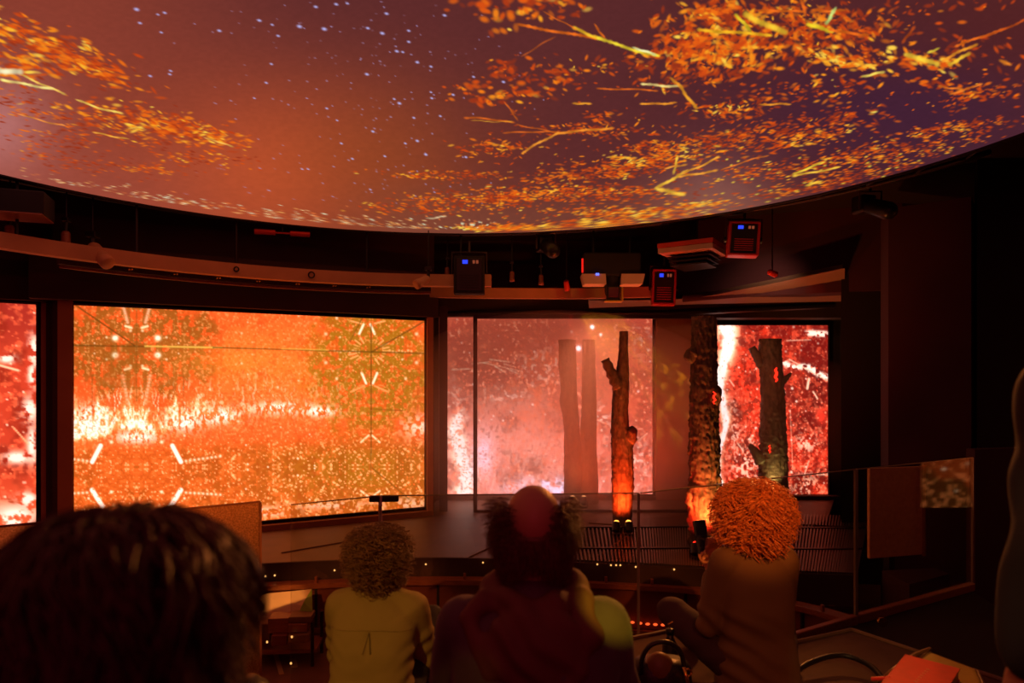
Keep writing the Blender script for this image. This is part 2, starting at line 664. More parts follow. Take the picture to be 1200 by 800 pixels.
# header boards over the screens
def header(name, a, b, z0, z1, depth, mat):
    a, b = Vector(a), Vector(b)
    d = (b - a).normalized()
    n = Vector((d.y, -d.x, 0))
    p = [a, a + n * depth, b + n * depth, b]
    return struct(name, MB().prism([(q.x, q.y) for q in p], Z(z0), Z(z1)), mat)


header('trim_4', LA[0] + Vector((-.3, -.2, 0)), LA[1] + Vector((.3, .19, 0)), 0.79, 1.3, 0.10, M['wall'])
header('trim_4', LB[0] + Vector((-.3, -.16, 0)), LB[1] + Vector((.12, .06, 0)), 0.79, 1.3, 0.12, M['wall'])
header('trim_5', (-1.0, 9.2, 0), (2.5, 9.2, 0), 0.93, 1.25, 0.35, M['wall'])
header('trim_5', (2.5, 9.3, 0), (4.55, 9.3, 0), 0.87, 1.1, 0.35, M['wall'])
# dark rail along the edge of the header over the stage
struct('trim_6', MB().tube(spline([Q(505, 368, 8.9), Q(620, 367, 8.8), Q(760, 367, 8.7), Q(870, 362, 8.6), Q(978, 357, 8.5)], 24), 0.045, 8), M['satin'])
# pale curved soffit over the right of the stage
mb = MB()
up = spline([Q(690, 352, 8.3), Q(800, 350, 8.0), Q(880, 337, 7.7), Q(990, 314, 7.3)], 20)
lo = spline([Q(690, 361, 8.6), Q(800, 357, 8.4), Q(880, 355, 8.2), Q(990, 353, 8.1)], 20)
vs = [p for pr in zip(up, lo) for p in pr]
vs += [p + Vector((0, 0.05, 0.05)) for p in vs]
k = len(up) * 2
fs = [(2 * i, 2 * i + 1, 2 * i + 3, 2 * i + 2) for i in range(len(up) - 1)]
fs += [(k + 2 * i + 2, k + 2 * i + 3, k + 2 * i + 1, k + 2 * i) for i in range(len(up) - 1)]
mb.add(vs, fs)
struct('trim_7', mb, M['soffit'], smooth=True)
struct('trim_8', MB().tube(spline([Q(800, 349, 8.0), Q(900, 341, 7.9), Q(985, 336, 7.8)], 16), 0.05, 10), M['maroon'], smooth=True)
# dark upper bulkhead between the pale soffit and the ceiling
struct('wall_upper', MB().prism([(1.9, 8.25), (4.2, 7.35), (4.6, 7.5), (2.0, 8.6)], Z(1.02), Z(2.0)), M['maroon'])

# plinths under the screens
wall_seg('baseboard_left', LA[0] + Vector((-.3, -.4, 0)), LA[1] + Vector((.2, -.12, 0)), PIT, -1.49, M['plinth'], 0.3, -0.12)
wall_seg('baseboard_left', LB[0] + Vector((-.2, -.1, 0)), LB[1] + Vector((0.06, 0.03, 0)), PIT, -1.49, M['plinth'], 0.3, -0.10)
wall_seg('baseboard_left', LB[0] + Vector((-.05, -.3, 0)), LB[1] + Vector((-.1, -.32, 0)), PIT, -1.57, M['plinth'], 0.3, 0.0)
wall_seg('baseboard_back', (-1.0, 9.15), (4.4, 9.15), PIT, -1.50, M['wall'], 0.3, 0.0)

# black pillar and the maroon panel at the right
struct('wall_pillar', MB().prism([(3.64, 7.55), (4.3, 7.45), (5.2, 9.2), (4.42, 9.15)], Z(PIT), Z(1.22)), M['wallblack'])
pA, pB = Q(1041, 245, 6.3), Q(1138, 235, 5.9)
struct('wall_panel', MB().prism([(pA.x, pA.y), (pB.x, pB.y), (pB.x + 0.4, pB.y + 0.5), (pA.x + 0.2, pA.y + 0.5)], Z(PIT), Z(1.62)), M['maroon'])
struct('wall_panel', MB().prism([(4.02, 5.9), (5.9, 5.85), (5.9, 6.0), (4.2, 6.2)], Z(PIT), Z(2.0)), M['wallblack'])

# ================================================================== VIDEO SCREENS
SM = screen_mat('led_screen_picture', SCREEN_GAIN)


def led_grid(ab, top, bot, cols, rows):
    a, b = ab
    t = np.linspace(0, 1, cols)
    s = np.linspace(0, 1, rows)
    pos = np.zeros((rows, cols, 3))
    pos[..., 0] = a.x + (b.x - a.x) * t[None, :]
    pos[..., 1] = a.y + (b.y - a.y) * t[None, :]
    pos[..., 2] = Z(top) + (bot - top) * s[:, None]
    return pos


def video_screen(name, label, ab, top, bot, cols, rows, paint, fr=0.02, fmat=None, mat=None):
    mid = (ab[0] + ab[1]) / 2
    root = thing(name, label, 'screen', (mid.x, mid.y, Z(bot)), None)
    cv = Canvas(led_grid(ab, top, bot, cols, rows))
    paint(cv)
    picture_mesh('display', cv.pos, cv.c, mat or SM, root, 0.5)      # the red of the video wall burns out
    d = (ab[1] - ab[0]).normalized()
    n = Vector((d.y, -d.x, 0))
    L = (ab[1] - ab[0]).length
    rz = math.atan2(d.y, d.x)
    c = mid - n * 0.03
    MB().box((c.x, c.y, Z((top + bot) / 2)), (L, 0.04, top - bot), rz).build('backing', M['black'], root)
    fm = fmat or M['satin']
    for zz in (top + fr / 2, bot - fr / 2):
        c = mid + n * 0.005
        MB().box((c.x, c.y, Z(zz)), (L + 2 * fr, 0.05, fr), rz, 0.004).build('frame_bar', fm, root)
    for e, sg in ((ab[0], -1), (ab[1], 1)):
        c = e + d * sg * fr / 2 + n * 0.005
        MB().box((c.x, c.y, Z((top + bot) / 2)), (fr, 0.05, top - bot), rz, 0.004).build('frame_bar', fm, root)
    return root


def seg(cv, x0, y0, x1, y1, w, col, a=1.0, soft=0.8):
    m = cv.window(min(x0, x1) - w - 2, max(x0, x1) + w + 2, min(y0, y1) - w - 2, max(y0, y1) + w + 2)
    if not m.any():
        return
    x, y = cv.x[m], cv.y[m]
    dx, dy = x1 - x0, y1 - y0
    t = np.clip(((x - x0) * dx + (y - y0) * dy) / (dx * dx + dy * dy + 1e-9), 0, 1)
    d = np.hypot(x - x0 - t * dx, y - y0 - t * dy)
    f = np.clip((w + soft - d) / (2 * soft), 0, 1) * a
    cv.c[m] = cv.c[m] * (1 - f[:, None]) + np.array(col) / 255.0 * f[:, None]


def blob(x, y, cx, cy, rx, ry):
    return np.exp(-(((x - cx) / rx) ** 2 + ((y - cy) / ry) ** 2))


def paint_main(cv):
    x, y = cv.x, cv.y
    fx = np.where(x < 300, 160 + np.abs(x - 160), 435 + np.abs(x - 435))      # mirrored picture
    fy = np.where(y < 470, 408 + np.abs(y - 408), 547 - np.abs(y - 547))
    n1, n2, n3 = fbm(fx / 40, fy / 40, 4, 1), fbm(fx / 12, fy / 12, 3, 5), fbm(fx / 5, fy / 5, 2, 9)
    cv.mix(np.ones_like(x), (236, 96, 38))
    cv.mix(blob(x, y, 320, 430, 95, 55) * 0.8, (250, 128, 44))
    cv.mix(sstep(0.45, 0.7, n1) * 0.5, (214, 74, 24))
    # dark crowns
    crown = sstep(0.25, 0.75, blob(x, y, 165, 405, 95, 55) * 1.5 - 0.9 * (n2 - 0.4))
    cv.mix(crown * 0.78, (150, 84, 22))
    crown2 = sstep(0.25, 0.8, blob(x, y, 432, 432, 72, 78) * 1.5 - 0.7 * (n2 - 0.4))
    cv.mix(crown2 * 0.85, (166, 108, 18))
    cv.mix(sstep(0.52, 0.66, n3) * np.maximum(crown, crown2 * 0.8) * 0.75, (238, 88, 30))
    cv.mix(blob(x, y, 260, 425, 60, 20) * 0.5, (232, 134, 40))
    # lower ground
    low = sstep(505, 535, y)
    cv.mix(low * 0.75, (206, 92, 26))
    cv.mix(low * blob(x, y, 420, 550, 110, 45) * 0.8, (170, 104, 20))
    cv.mix(low * sstep(0.5, 0.72, n3) * 0.5, (240, 116, 46))
    cv.mix(low * sstep(0.5, 0.35, n2) * 0.35, (160, 70, 14))
    # the band of flames
    yc = 505 - 0.10 * (x - 87) + 5 * np.sin(x / 13.0)
    tall = fbm(fx / 7, fy * 0, 3, 3)
    dy = y - yc
    band = np.where(dy < 0, np.exp(-(dy / (16 + 34 * tall)) ** 2), np.exp(-(dy / 14) ** 2)) * np.clip(1.25 - (x - 87) / 300, 0.0, 1.2)
    wx = fx + 5 * fbm(fx / 7, fy / 7, 2, 40)
    fl = fbm(wx / 2.6, fy / 5.5, 3, 21)
    fl2 = fbm(wx / 8, fy / 15, 3, 26)
    cv.mix(band * 0.55, (255, 128, 58))
    hot = band * (0.55 * fl + 0.45 * fl2)
    cv.mix(sstep(0.30, 0.50, hot) * 0.9, (255, 206, 128))
    cv.mix(sstep(0.42, 0.58, hot), (255, 252, 226))
    tongues = sstep(0.60, 0.74, fbm(wx / 2.2, fy / 8, 3, 29)) * np.exp(-((dy + 16) / 26) ** 2) * np.clip(1.2 - (x - 87) / 330, 0.1, 1)
    cv.mix(tongues * 0.9, (255, 236, 190))
    for cx, cy, rx, ry in ((160, 512, 25, 7), (107, 486, 18, 12), (215, 494, 22, 11), (255, 487, 26, 9), (95, 500, 12, 10),
                           (330, 478, 36, 7), (375, 482, 20, 6)):
        cv.mix(blob(x, y, cx, cy, rx, ry) * sstep(0.40, 0.56, fl) * 1.2, (255, 250, 226))
    right = blob(x, y, 492, 500, 22, 14) + blob(x, y, 300, 600, 40, 6) + blob(x, y, 390, 592, 50, 5) * 0.8 + blob(x, y, 480, 590, 30, 8) * 0.7
    cv.mix(right * sstep(0.45, 0.6, n3), (255, 226, 190))
    fine = fbm(fx / 2.4, fy / 2.4, 2, 58)
    cv.mix(sstep(0.62, 0.78, fine) * 0.45, (255, 168, 96))
    cv.mix(sstep(0.40, 0.26, fine) * 0.30, (190, 62, 16))
    cv.mix(low * sstep(0.72, 0.84, fine) * 0.7, (255, 200, 130))
    # leaning white trunks, mirrored
    for a in (-1, 1):
        seg(cv, 160 + a * 42, 522, 160 + a * 52, 541, 2.6, (255, 246, 220))
        seg(cv, 160 + a * 52, 574, 160 + a * 40, 593, 2.7, (255, 246, 220))
        seg(cv, 160 + a * 13, 382, 160 + a * 6, 384, 1.3, (255, 226, 170))
        seg(cv, 160 + a * 14, 433, 160 + a * 7, 431, 1.3, (255, 226, 170))
        for cy in (396, 416):
            cv.mix(blob(x, y, 160 + a * 25, cy, 3.4, 3.0) * 1.5, (255, 245, 210))
        for k in range(9):
            cv.mix(blob(x, y, 160 + a * (16 - k * 0.7), 440 + k * 4, 2.0, 1.8), (255, 170, 120))
            cv.mix(blob(x, y, 160 + a * (16 - k * 0.7), 357 + k * 2.6, 1.8, 1.6) * 0.8, (255, 200, 160))
            cv.mix(blob(x, y, 160 + a * (58 + 5.0 * k), 540 - k * 0.7, 1.7, 1.5), (255, 235, 190))
            cv.mix(blob(x, y, 160 + a * (58 + 5.0 * k), 577 + k * 0.3, 1.7, 1.5), (255, 235, 190))
        seg(cv, 430 + a * 4, 380, 430 + a * 9, 391, 1.3, (255, 240, 200))
        seg(cv, 433 + a * 4, 449, 433 + a * 9, 437, 1.3, (255, 240, 200))
        seg(cv, 431 + a * 8, 379, 431 + a * 20, 376, 0.8, (255, 170, 100))
        seg(cv, 433 + a * 6, 452, 433 + a * 22, 459, 0.8, (255, 160, 90))
        seg(cv, 434 + a * 2, 510, 434 + a * 11, 518, 1.0, (255, 225, 170))
        seg(cv, 434 + a * 2, 582, 434 + a * 11, 575, 1.0, (255, 225, 170))
    for k in range(22):                                             # ring of sparks round the right vanishing point
        t = 2 * math.pi * k / 22
        ca, sa = math.cos(t), math.sin(t)
        if abs(ca) > 0.25:
            j = 0.7 + 0.5 * math.sin(k * 5.1)
            seg(cv, 433 + 16 * ca, 411 + 10 * sa, 433 + (17 + 8 * j) * ca, 411 + (10 + 6 * j) * sa, 0.7, (255, 184, 110), 0.5 + 0.4 * j)
    for k in range(26):
        cv.mix(blob(x, y, 392 + k * 3.6, 411.5 + (k % 3) - 1, 1.3, 1.1) * (abs(k - 13) > 4), (255, 190, 120))
    # small sparks everywhere, mirrored like the picture
    for s, p, r0, r1, sd, col in ((9, 0.30, 0.8, 1.8, 3, (255, 180, 110)), (7, 0.26, 0.7, 1.4, 14, (255, 120, 50)),
                                  (22, 0.30, 1.2, 2.6, 33, (255, 236, 190)), (6, 0.30 , 0.7, 1.3, 51, (255, 150, 80))):
        d = dots(fx + 0.5, fy, s, p, r0, r1, sd)
        cv.mix(d * np.where(y > 515, 1.0, 0.75) * (1 - 0.35 * blob(x, y, 310, 400, 60, 35)), col)
    st = dots((fx + 0.6 * fy) / 1.0, (fy - 0.6 * fx) * 0.45, 10, 0.25, 0.9, 1.8, 61)
    cv.mix(st * low, (255, 190, 120))
    # dark lines of the mirrored room
    g = (96, 56, 12)
    seg(cv, 80, 404.5, 250, 407, 0.8, g, 0.75)
    seg(cv, 170, 405.6, 260, 407.2, 0.9, (255, 214, 90), 0.8)
    seg(cv, 250, 407, 500, 414, 0.8, g, 0.7)
    seg(cv, 330, 408.4, 385, 410, 0.6, (250, 200, 80), 0.7)
    seg(cv, 160, 360, 160, 470, 0.5, g, 0.35)
    cv.mix(((x < 160) & (x > 120) & (y > 406) & (y < 455)) * 0.25, (140, 80, 20))
    seg(cv, 435, 380, 435, 530, 0.6, g, 0.75)
    seg(cv, 434.5, 530, 434.5, 560, 0.6, g, 0.5)
    seg(cv, 88, 357, 158, 405, 0.7, g, 0.8)
    seg(cv, 498, 376, 436, 412, 0.7, g, 0.8)
    seg(cv, 436, 548, 480, 585, 0.5, g, 0.6)
    seg(cv, 434, 479, 472, 481, 0.5, g, 0.5)
    seg(cv, 108, 440, 108, 490, 0.6, g, 0.4)
    seg(cv, 215, 440, 215, 480, 0.6, g, 0.4)
    seg(cv, 410, 400, 425, 372, 0.5, g, 0.6)


def paint_left(cv):
    x, y = cv.x, cv.y
    n1, n2 = fbm(x / 22, y / 22, 4, 61), fbm(x / 6, y / 6, 3, 66)
    cv.mix(np.ones_like(x), (206, 62, 36))
    cv.mix(sstep(430, 360, y) * 0.6, (150, 34, 30))
    cv.mix(sstep(0.45, 0.7, n1) * 0.7, (150, 36, 20))
    cv.mix(sstep(0.5, 0.75, n2) * 0.6, (250, 110, 64))
    cv.mix(sstep(540, 620, y) * 0.5, (240, 120, 60))
    for cx, cy, rx, ry in ((40, 410, 7, 18), (38, 440, 5, 14), (35, 480, 9, 14), (38, 520, 6, 20), (20, 536, 16, 7),
                           (18, 607, 26, 16), (33, 585, 10, 8), (8, 420, 10, 5), (-20, 500, 12, 30), (-40, 600, 30, 20)):
        cv.mix(blob(x, y, cx, cy, rx, ry) * sstep(0.35, 0.55, n2) * 1.3, (255, 240, 214))
    for s, p, r0, r1, sd, col in ((8, 0.4, 0.9, 2.0, 71, (255, 130, 80)), (16, 0.35, 1.0, 2.6, 74, (255, 220, 180))):
        cv.mix(dots(x, y, s, p, r0, r1, sd), col)
    seg(cv, 15, 500, 33, 520, 0.8, (255, 190, 130))
    seg(cv, 0, 428, 22, 434, 1.2, (255, 210, 160))


def paint_centre(cv):  # salmon and pale tones also carry the wash of the smoke
    x, y = cv.x, cv.y
    n1, n2, n3 = fbm(x / 26, y / 26, 4, 81), fbm(x / 9, y / 7, 3, 85), fbm(x / 4, y / 4, 2, 89)
    cv.mix(np.ones_like(x), (196, 84, 62))
    cv.mix(blob(x, y, 580, 430, 75, 40) * 0.75, (116, 50, 34))
    cv.mix(blob(x, y, 640, 400, 60, 30) * 0.5, (140, 44, 34))
    cv.mix(sstep(440, 560, y) * 0.75, (236, 132, 108))
    cv.mix(blob(x, y, 590, 520, 90, 60) * 0.6, (244, 150, 128))
    cv.mix(blob(x, y, 740, 470, 34, 120) * 0.8, (226, 76, 52))
    cv.mix(sstep(0.48, 0.66, n2) * blob(x, y, 640, 430, 70, 60) * 0.7, (226, 84, 48))
    cv.mix(sstep(0.45, 0.68, n1) * 0.45, (150, 48, 36))
    grass = sstep(0.45, 0.7, fbm(x / 2.6 + y / 9, y / 10, 3, 93)) * sstep(470, 560, y)
    cv.mix(grass * 0.45, (255, 186, 160))
    # the tall flame on the left
    fx = 540 + 6 * np.sin(y / 17.0) + 5 * (fbm(y / 9, x * 0, 3, 96) - 0.5)
    w = np.interp(y, [470, 490, 530, 575], [3, 8, 13, 13])
    flame = np.exp(-((x - fx) / w) ** 2) * sstep(474, 490, y)
    cv.mix(flame * 1.3 * (0.5 + sstep(0.3, 0.6, n2)), (255, 214, 180))
    cv.mix(sstep(0.5, 0.9, flame * (0.7 + 0.6 * n2)), (255, 246, 228))
    cv.mix(blob(x, y, 566, 532, 14, 26) * 0.9 * (0.5 + n2), (252, 214, 222))
    cv.mix(blob(x, y, 642, 572, 34, 12) * 1.3 * sstep(0.3, 0.6, n2), (244, 226, 246))
    cv.mix(blob(x, y, 606, 574, 26, 8) * 0.8, (250, 200, 196))
    for x0, y0, x1, y1, wd in ((574, 421, 597, 424, 0.5), (566, 425, 612, 435, 0.2), (580, 429, 592, 436, 0.6), (590, 426, 604, 430, 0.3), (594, 432, 608, 438, 0.2),
                               (530, 433, 550, 432, 0.4), (553, 426, 575, 424, 0.3), (700, 492, 712, 497, 0.4), (748, 516, 758, 508, 0.4)):
        seg(cv, x0, y0, x1, y1, wd, (255, 216, 170), 0.95)
    for cx, cy, rx, ry, a in ((745, 545, 16, 30, 1.0), (704, 495, 12, 20, 1.0), (752, 400, 10, 20, 0.6), (640, 430, 36, 24, 0.7), (586, 462, 30, 10, 0.7),
                              (530, 500, 14, 50, 0.8)):
        cv.mix(blob(x, y, cx, cy, rx, ry) * sstep(0.55, 0.72, n3) * a, (255, 206, 176))
    for s, p, r0, r1, sd, col in ((8, 0.34, 0.8, 1.7, 101, (255, 116, 74)), (14, 0.22, 0.9, 2.0, 104, (255, 220, 196)),
                                  (5, 0.30, 0.6, 1.2, 107, (246, 96, 60))):
        cv.mix(dots(x, y, s, p, r0, r1, sd) * 0.9, col)
    emb = fbm(x / 3.2, y / 3.2, 2, 170)
    cv.mix(sstep(0.60, 0.74, emb) * (0.25 + 0.75 * sstep(0.4, 0.6, n1)) * 0.7, (240, 104, 66))
    cv.mix(sstep(0.72, 0.82, emb) * sstep(0.5, 0.65, n1) * 0.7, (255, 176, 140))
    cv.mix(sstep(480, 375, y) * 0.55 * (1 - 0.5 * blob(x, y, 745, 430, 30, 90)), (112, 44, 30))
    cv.mix(sstep(0.40, 0.26, emb) * 0.35, (150, 56, 42))
    cv.mix(blob(x, y, 678, 408, 3, 3) * 1.6 + blob(x, y, 694, 383, 2.4, 2.4) * 1.5 + blob(x, y, 704, 392, 1.8, 1.8), (255, 240, 236))
    cv.mix(((x < 518.5)) * 0.4, (120, 40, 24))


def paint_right(cv):
    x, y = cv.x, cv.y
    n1, n2, n3 = fbm(x / 20, y / 20, 4, 121), fbm(x / 6, y / 6, 3, 125), fbm(x / 3, y / 3, 2, 128)
    cv.mix(np.ones_like(x), (214, 48, 26))
    cv.mix(sstep(0.42, 0.62, n1) * 0.8, (118, 22, 18))
    cv.mix(blob(x, y, 950, 455, 24, 50) * 0.7, (96, 18, 16))
    cv.mix(blob(x, y, 940, 398, 30, 22) * 0.6, (120, 20, 16))
    cv.mix(sstep(0.52, 0.7, n2) * 0.6, (250, 90, 56))
    cv.mix(sstep(0.55, 0.8, fbm(x / 2.4, y / 2.8, 2, 150)) * (0.3 + 0.7 * sstep(420, 560, y)) * 0.8, (255, 140, 96))
    cv.mix(sstep(0.42, 0.28, n3) * 0.5, (120, 20, 14))
    w = np.interp(y, [380, 410, 450, 500, 582], [14, 10, 7, 5, 4])
    fx = 850 - 0.03 * (y - 380) + 4 * np.sin(y / 15.0)
    fl = np.exp(-((x - fx) / w) ** 2)
    cv.mix(fl * 1.4 * (0.5 + sstep(0.3, 0.6, n2)), (255, 200, 150))
    cv.mix(sstep(0.45, 0.85, fl * (0.7 + 0.6 * n2)), (255, 250, 236))
    for k in range(14):
        t = k / 13
        cv.mix(blob(x, y, 918 + 54 * t, 424 + 16 * t + 3 * math.sin(9 * t), 5, 2.4) * sstep(0.35, 0.55, n3) * 1.5, (255, 244, 220))
        cv.mix(blob(x, y, 946 + 24 * t, 390 + 1.5 * t, 3, 2.6) * sstep(0.3, 0.5, n3) * 1.4, (255, 240, 214))
    for x0, y0, x1, y1, wd in ((925, 421, 970, 446, 0.6), (922, 399, 950, 398, 0.3), (948, 444, 946, 455, 1.4), (953, 459, 958, 467, 0.8),
                               (957, 556, 970, 556, 0.5), (865, 520, 871, 528, 0.7), (855, 445, 860, 452, 0.6), (926, 480, 929, 550, 0.1),
                               (942, 558, 948, 540, 0.4), (862, 575, 867, 562, 0.4)):
        seg(cv, x0, y0, x1, y1, wd, (255, 226, 186), 0.95)
    for cx, cy, rx, ry in ((880, 512, 22, 8), (872, 545, 20, 24), (945, 570, 16, 16), (858, 500, 8, 30), (890, 570, 22, 12), (945, 520, 14, 12)):
        cv.mix(blob(x, y, cx, cy, rx, ry) * sstep(0.52, 0.68, n3) * 1.0, (255, 206, 170))
    cv.mix(blob(x, y, 963, 488, 6, 9) * 0.9, (246, 62, 40))
    for s, p, r0, r1, sd, col in ((6, 0.35, 0.7, 1.5, 131, (255, 150, 110)), (11, 0.3, 0.9, 2.0, 134, (255, 228, 200)),
                                  (5, 0.3, 0.6, 1.2, 137, (250, 80, 50))):
        cv.mix(dots(x, y, s, p, r0, r1, sd) * np.where(y > 430, 1, 0.6), col)
    t = np.hypot(x - 886, (y - 379) * 1.2)
    cv.mix((np.abs(t - 10) < 0.7) * 0.6, (90, 16, 10))


def paint_side(cv):
    x, y = cv.pos[..., 1] * 60, cv.pos[..., 2] * 60
    n1, n2 = fbm(x / 20, y / 20, 4, 141), fbm(x / 6, y / 6, 3, 145)
    cv.mix(np.ones_like(x), (190, 74, 24))
    cv.mix(sstep(0.45, 0.6, n1) * 0.8, (90, 50, 12))
    cv.mix(sstep(0.52, 0.66, fbm(x / 2.5, y / 2.5, 3, 149)) * 0.8, (250, 150, 80))
    cv.mix(dots(x, y, 9, 0.4, 0.8, 2.2, 147), (255, 236, 190))


video_screen('video_screen', 'narrow red video screen of burning bush, cut by the left edge', LA, 0.76, -1.42, 150, 230, paint_left)
video_screen('video_screen', 'large wide orange video screen with mirrored wildfire, left of centre', LB, 0.75, -1.45, 440, 250, paint_main)
video_screen('video_screen', 'hazy pink video screen behind the standing tree trunks at centre', LC, 0.90, -1.48, 280, 220, paint_centre, mat=screen_mat('bright_screen_picture', 1.6))
video_screen('video_screen', 'bright red video screen behind the dark trunk with two stubs', LD, 0.80, -1.53, 170, 230, paint_right)
video_screen('video_screen', 'orange video screen on the right wall, seen mirrored in the glass', LE, 0.75, -1.40, 90, 70, paint_side)

# ================================================================== CEILING SCREEN
CC, CR, CH = Vector((-0.49, 3.39, 0)), 3.86, 1.6
croot = thing('ceiling_screen', 'huge round ceiling screen showing stars and glowing leaves', 'screen', (CC.x, CC.y, Z(CH)))
ya = np.linspace(CC.y - CR + 0.002, 2.75, 36)
rowpx = np.linspace(-15, 272.4, 288)                              # finer rows where they are nearer
yb = F * CH / (HOR - rowpx)
yb = yb[(yb > 2.76) & (yb < CC.y + CR - 0.002)]
ys = np.concatenate([ya, yb, [CC.y + CR - 0.001]])
half = np.sqrt(np.maximum(CR ** 2 - (ys - CC.y) ** 2, 1e-6))
sx = np.linspace(-1, 1, 1360)
pos = np.zeros((len(ys), len(sx), 3))
pos[..., 0] = CC.x + half[:, None] * sx[None, :]
pos[..., 1] = ys[:, None]
pos[..., 2] = Z(CH)
cv = Canvas(np.where(pos[..., 1:2] > 0.5, pos, pos * [1, 0, 1] + [0, 0.5, 0]))
cv.pos = pos
x, y = cv.x, cv.y
cv.mix(np.ones_like(x), (92, 42, 42))
cv.mix(sstep(420, 60, x) * 0.9, (142, 62, 46))
cv.mix(sstep(620, 900, x) * 0.5, (76, 34, 38))
cv.mix(blob(x, y, 320, 205, 170, 120) * 0.95, (190, 80, 44))
cv.mix(blob(x, y, 450, 190, 120, 90) * 0.6, (146, 68, 32))
cv.mix(blob(x, y, 1060, 130, 190, 80) * 0.7, (60, 30, 56))
cv.mix(blob(x, y, 1180, 30, 120, 60) * 0.5, (84, 32, 30))
cv.mix(blob(x, y, 835, 262, 75, 70) * 0.75, (168, 116, 104))
cv.mix(blob(x, y, -5, 150, 70, 70) * 0.8, (190, 122, 120))
cv.mix(sstep(190, 262, y) * sstep(360, 520, x) * sstep(1050, 800, x) * 0.6, (130, 72, 52))
cv.mix(sstep(130, 230, y) * sstep(330, 60, x) * 0.35, (168, 84, 70))
cv.c *= (1 + 0.06 * (fbm(x / 5, y / 3, 2, 200) - 0.5))[..., None]
xs_mid = cv.x  # photo columns differ row by row; the rows share one photo row
rowy = cv.y[:, 0]


def splat(cx, cy, a, b, ang, col, al=1.0, soft=0.45):
    e = max(a, b) + 1
    r0, r1 = np.searchsorted(rowy, cy - e), np.searchsorted(rowy, cy + e)
    if r1 <= r0:
        return
    rm = min((r0 + r1) // 2, len(rowy) - 1)
    c0, c1 = np.searchsorted(xs_mid[rm], cx - e * 1.4 - 6), np.searchsorted(xs_mid[rm], cx + e * 1.4 + 6)
    if c1 <= c0:
        return
    sl = (slice(r0, r1), slice(c0, c1))
    dx, dy = cv.x[sl] - cx, cv.y[sl] - cy
    ca, sa = math.cos(ang), math.sin(ang)
    d = np.sqrt(((dx * ca + dy * sa) / a) ** 2 + ((-dx * sa + dy * ca) / b) ** 2)
    cv.put(sl, np.clip((1.0 + soft - d) / (2 * soft), 0, 1) * al, col)


STICKS = []


def stick(*a):
    STICKS.append(a)


def draw_stick(x0, y0, x1, y1, w, col, al=1.0):
    w = w * 1.12
    L = math.hypot(x1 - x0, y1 - y0)
    n = max(2, int(L / 3.5))
    nx, ny = -(y1 - y0) / L, (x1 - x0) / L
    bow, ph = random.uniform(-0.03, 0.03) * L, random.uniform(0, 6)
    c0 = np.array(col, float)
    for k in range(n):
        t = (k + 0.5) / n
        o = bow * math.sin(math.pi * t) + 0.5 * math.sin(ph + 9 * t)
        ww = w * (0.62 + 0.35 * math.sin(ph * 2 + k * 1.7) ** 2)
        cc = np.minimum(255, c0 * (0.94 + 0.16 * math.sin(ph + k * 0.9)))
        splat(x0 + (x1 - x0) * t + nx * o, y0 + (y1 - y0) * t + ny * o, L / n * 0.8, ww, math.atan2(y1 - y0, x1 - x0), cc, al * 0.92, 0.5)


LEAFC = [(150, 50, 26), (196, 66, 22), (226, 88, 20), (244, 122, 24), (254, 166, 34), (255, 210, 74)]


def leaves(cx, cy, rx, ry, ang, n, size, bright, lo=0.0, direction=None, spread=0.5, thin=0.42):
    ca, sa = math.cos(R(ang)), math.sin(R(ang))
    for _ in range(int(n * 1.2)):
        u, v = random.gauss(0, 0.5), random.gauss(0, 0.5)
        px, py = cx + u * rx * ca - v * ry * sa, cy + u * rx * sa + v * ry * ca
        s = size * 0.80 * random.uniform(0.4, 1.3)
        dr = R(direction if direction is not None else ang) + random.gauss(0, spread)
        fore = max(0.42, min(1.0, (300 - py) / 210.0))
        clump = float(noise2(np.array([px / 12.0]), np.array([py / 7.0]), 77)[0])
        k = min(5, max(0, random.gauss(1.85 + 1.9 * (bright - 0.5) + lo + 4.6 * (clump - 0.5), 0.9)))
        c0, c1 = np.array(LEAFC[int(k)]), np.array(LEAFC[min(5, int(k) + 1)])
        col = c0 + (c1 - c0) * (k - int(k))
        splat(px, py, s * 0.62, max(0.75, s * thin * 0.62 * fore), dr * fore, col, min(1, random.uniform(0.45, 1.1)))


# stars
for sx_, sy_, r_ in ((160, 11, 2.6), (193, 15, 1.8), (185, 17, 1.4), (164, 27, 1.8), (189, 38, 1.5), (257, 36, 2.0), (351, 31, 2.6), (380, 34, 2.6),
                     (304, 24, 2.0), (370, 8, 2.0), (394, 5, 2.0), (407, 4, 1.6), (453, 16, 2.0), (521, 18, 1.9), (448, 39, 2.3), (431, 33, 1.9),
                     (326, 42, 1.7), (319, 29, 1.5), (430, 87, 2.0), (468, 121, 2.0), (462, 116, 1.4), (479, 36, 1.7), (479, 49, 1.7), (465, 60, 2.0),
                     (472, 61, 1.5), (489, 73, 1.9), (505, 78, 1.6), (318, 75, 1.5), (312, 97, 1.5), (298, 115, 1.2), (412, 175, 0), (437, 154, 1.7),
                     (489, 165, 1.8), (546, 184, 1.6), (499, 181, 1.8), (475, 168, 1.4), (383, 127, 1.4), (400, 168, 1.4), (451, 183, 1.4), (590, 96, 1.8),
                     (555, 90, 1.5), (413, 186, 1.4), (361, 198, 1.2), (354, 198, 1.2), (395, 141, 1.2), (200, 83, 1.5), (199, 87, 1.5), (176, 89, 1.7),
                     (506, 115, 1.5), (505, 108, 1.3), (531, 111, 1.6), (516, 136, 1.4), (485, 138, 1.5), (426, 254, 0), (434, 222, 1.2), (315, 223, 1.0)):
    if r_:
        splat(sx_, sy_, r_, r_ * 0.62, 0.25, (186, 190, 255), 1.0, 0.7)
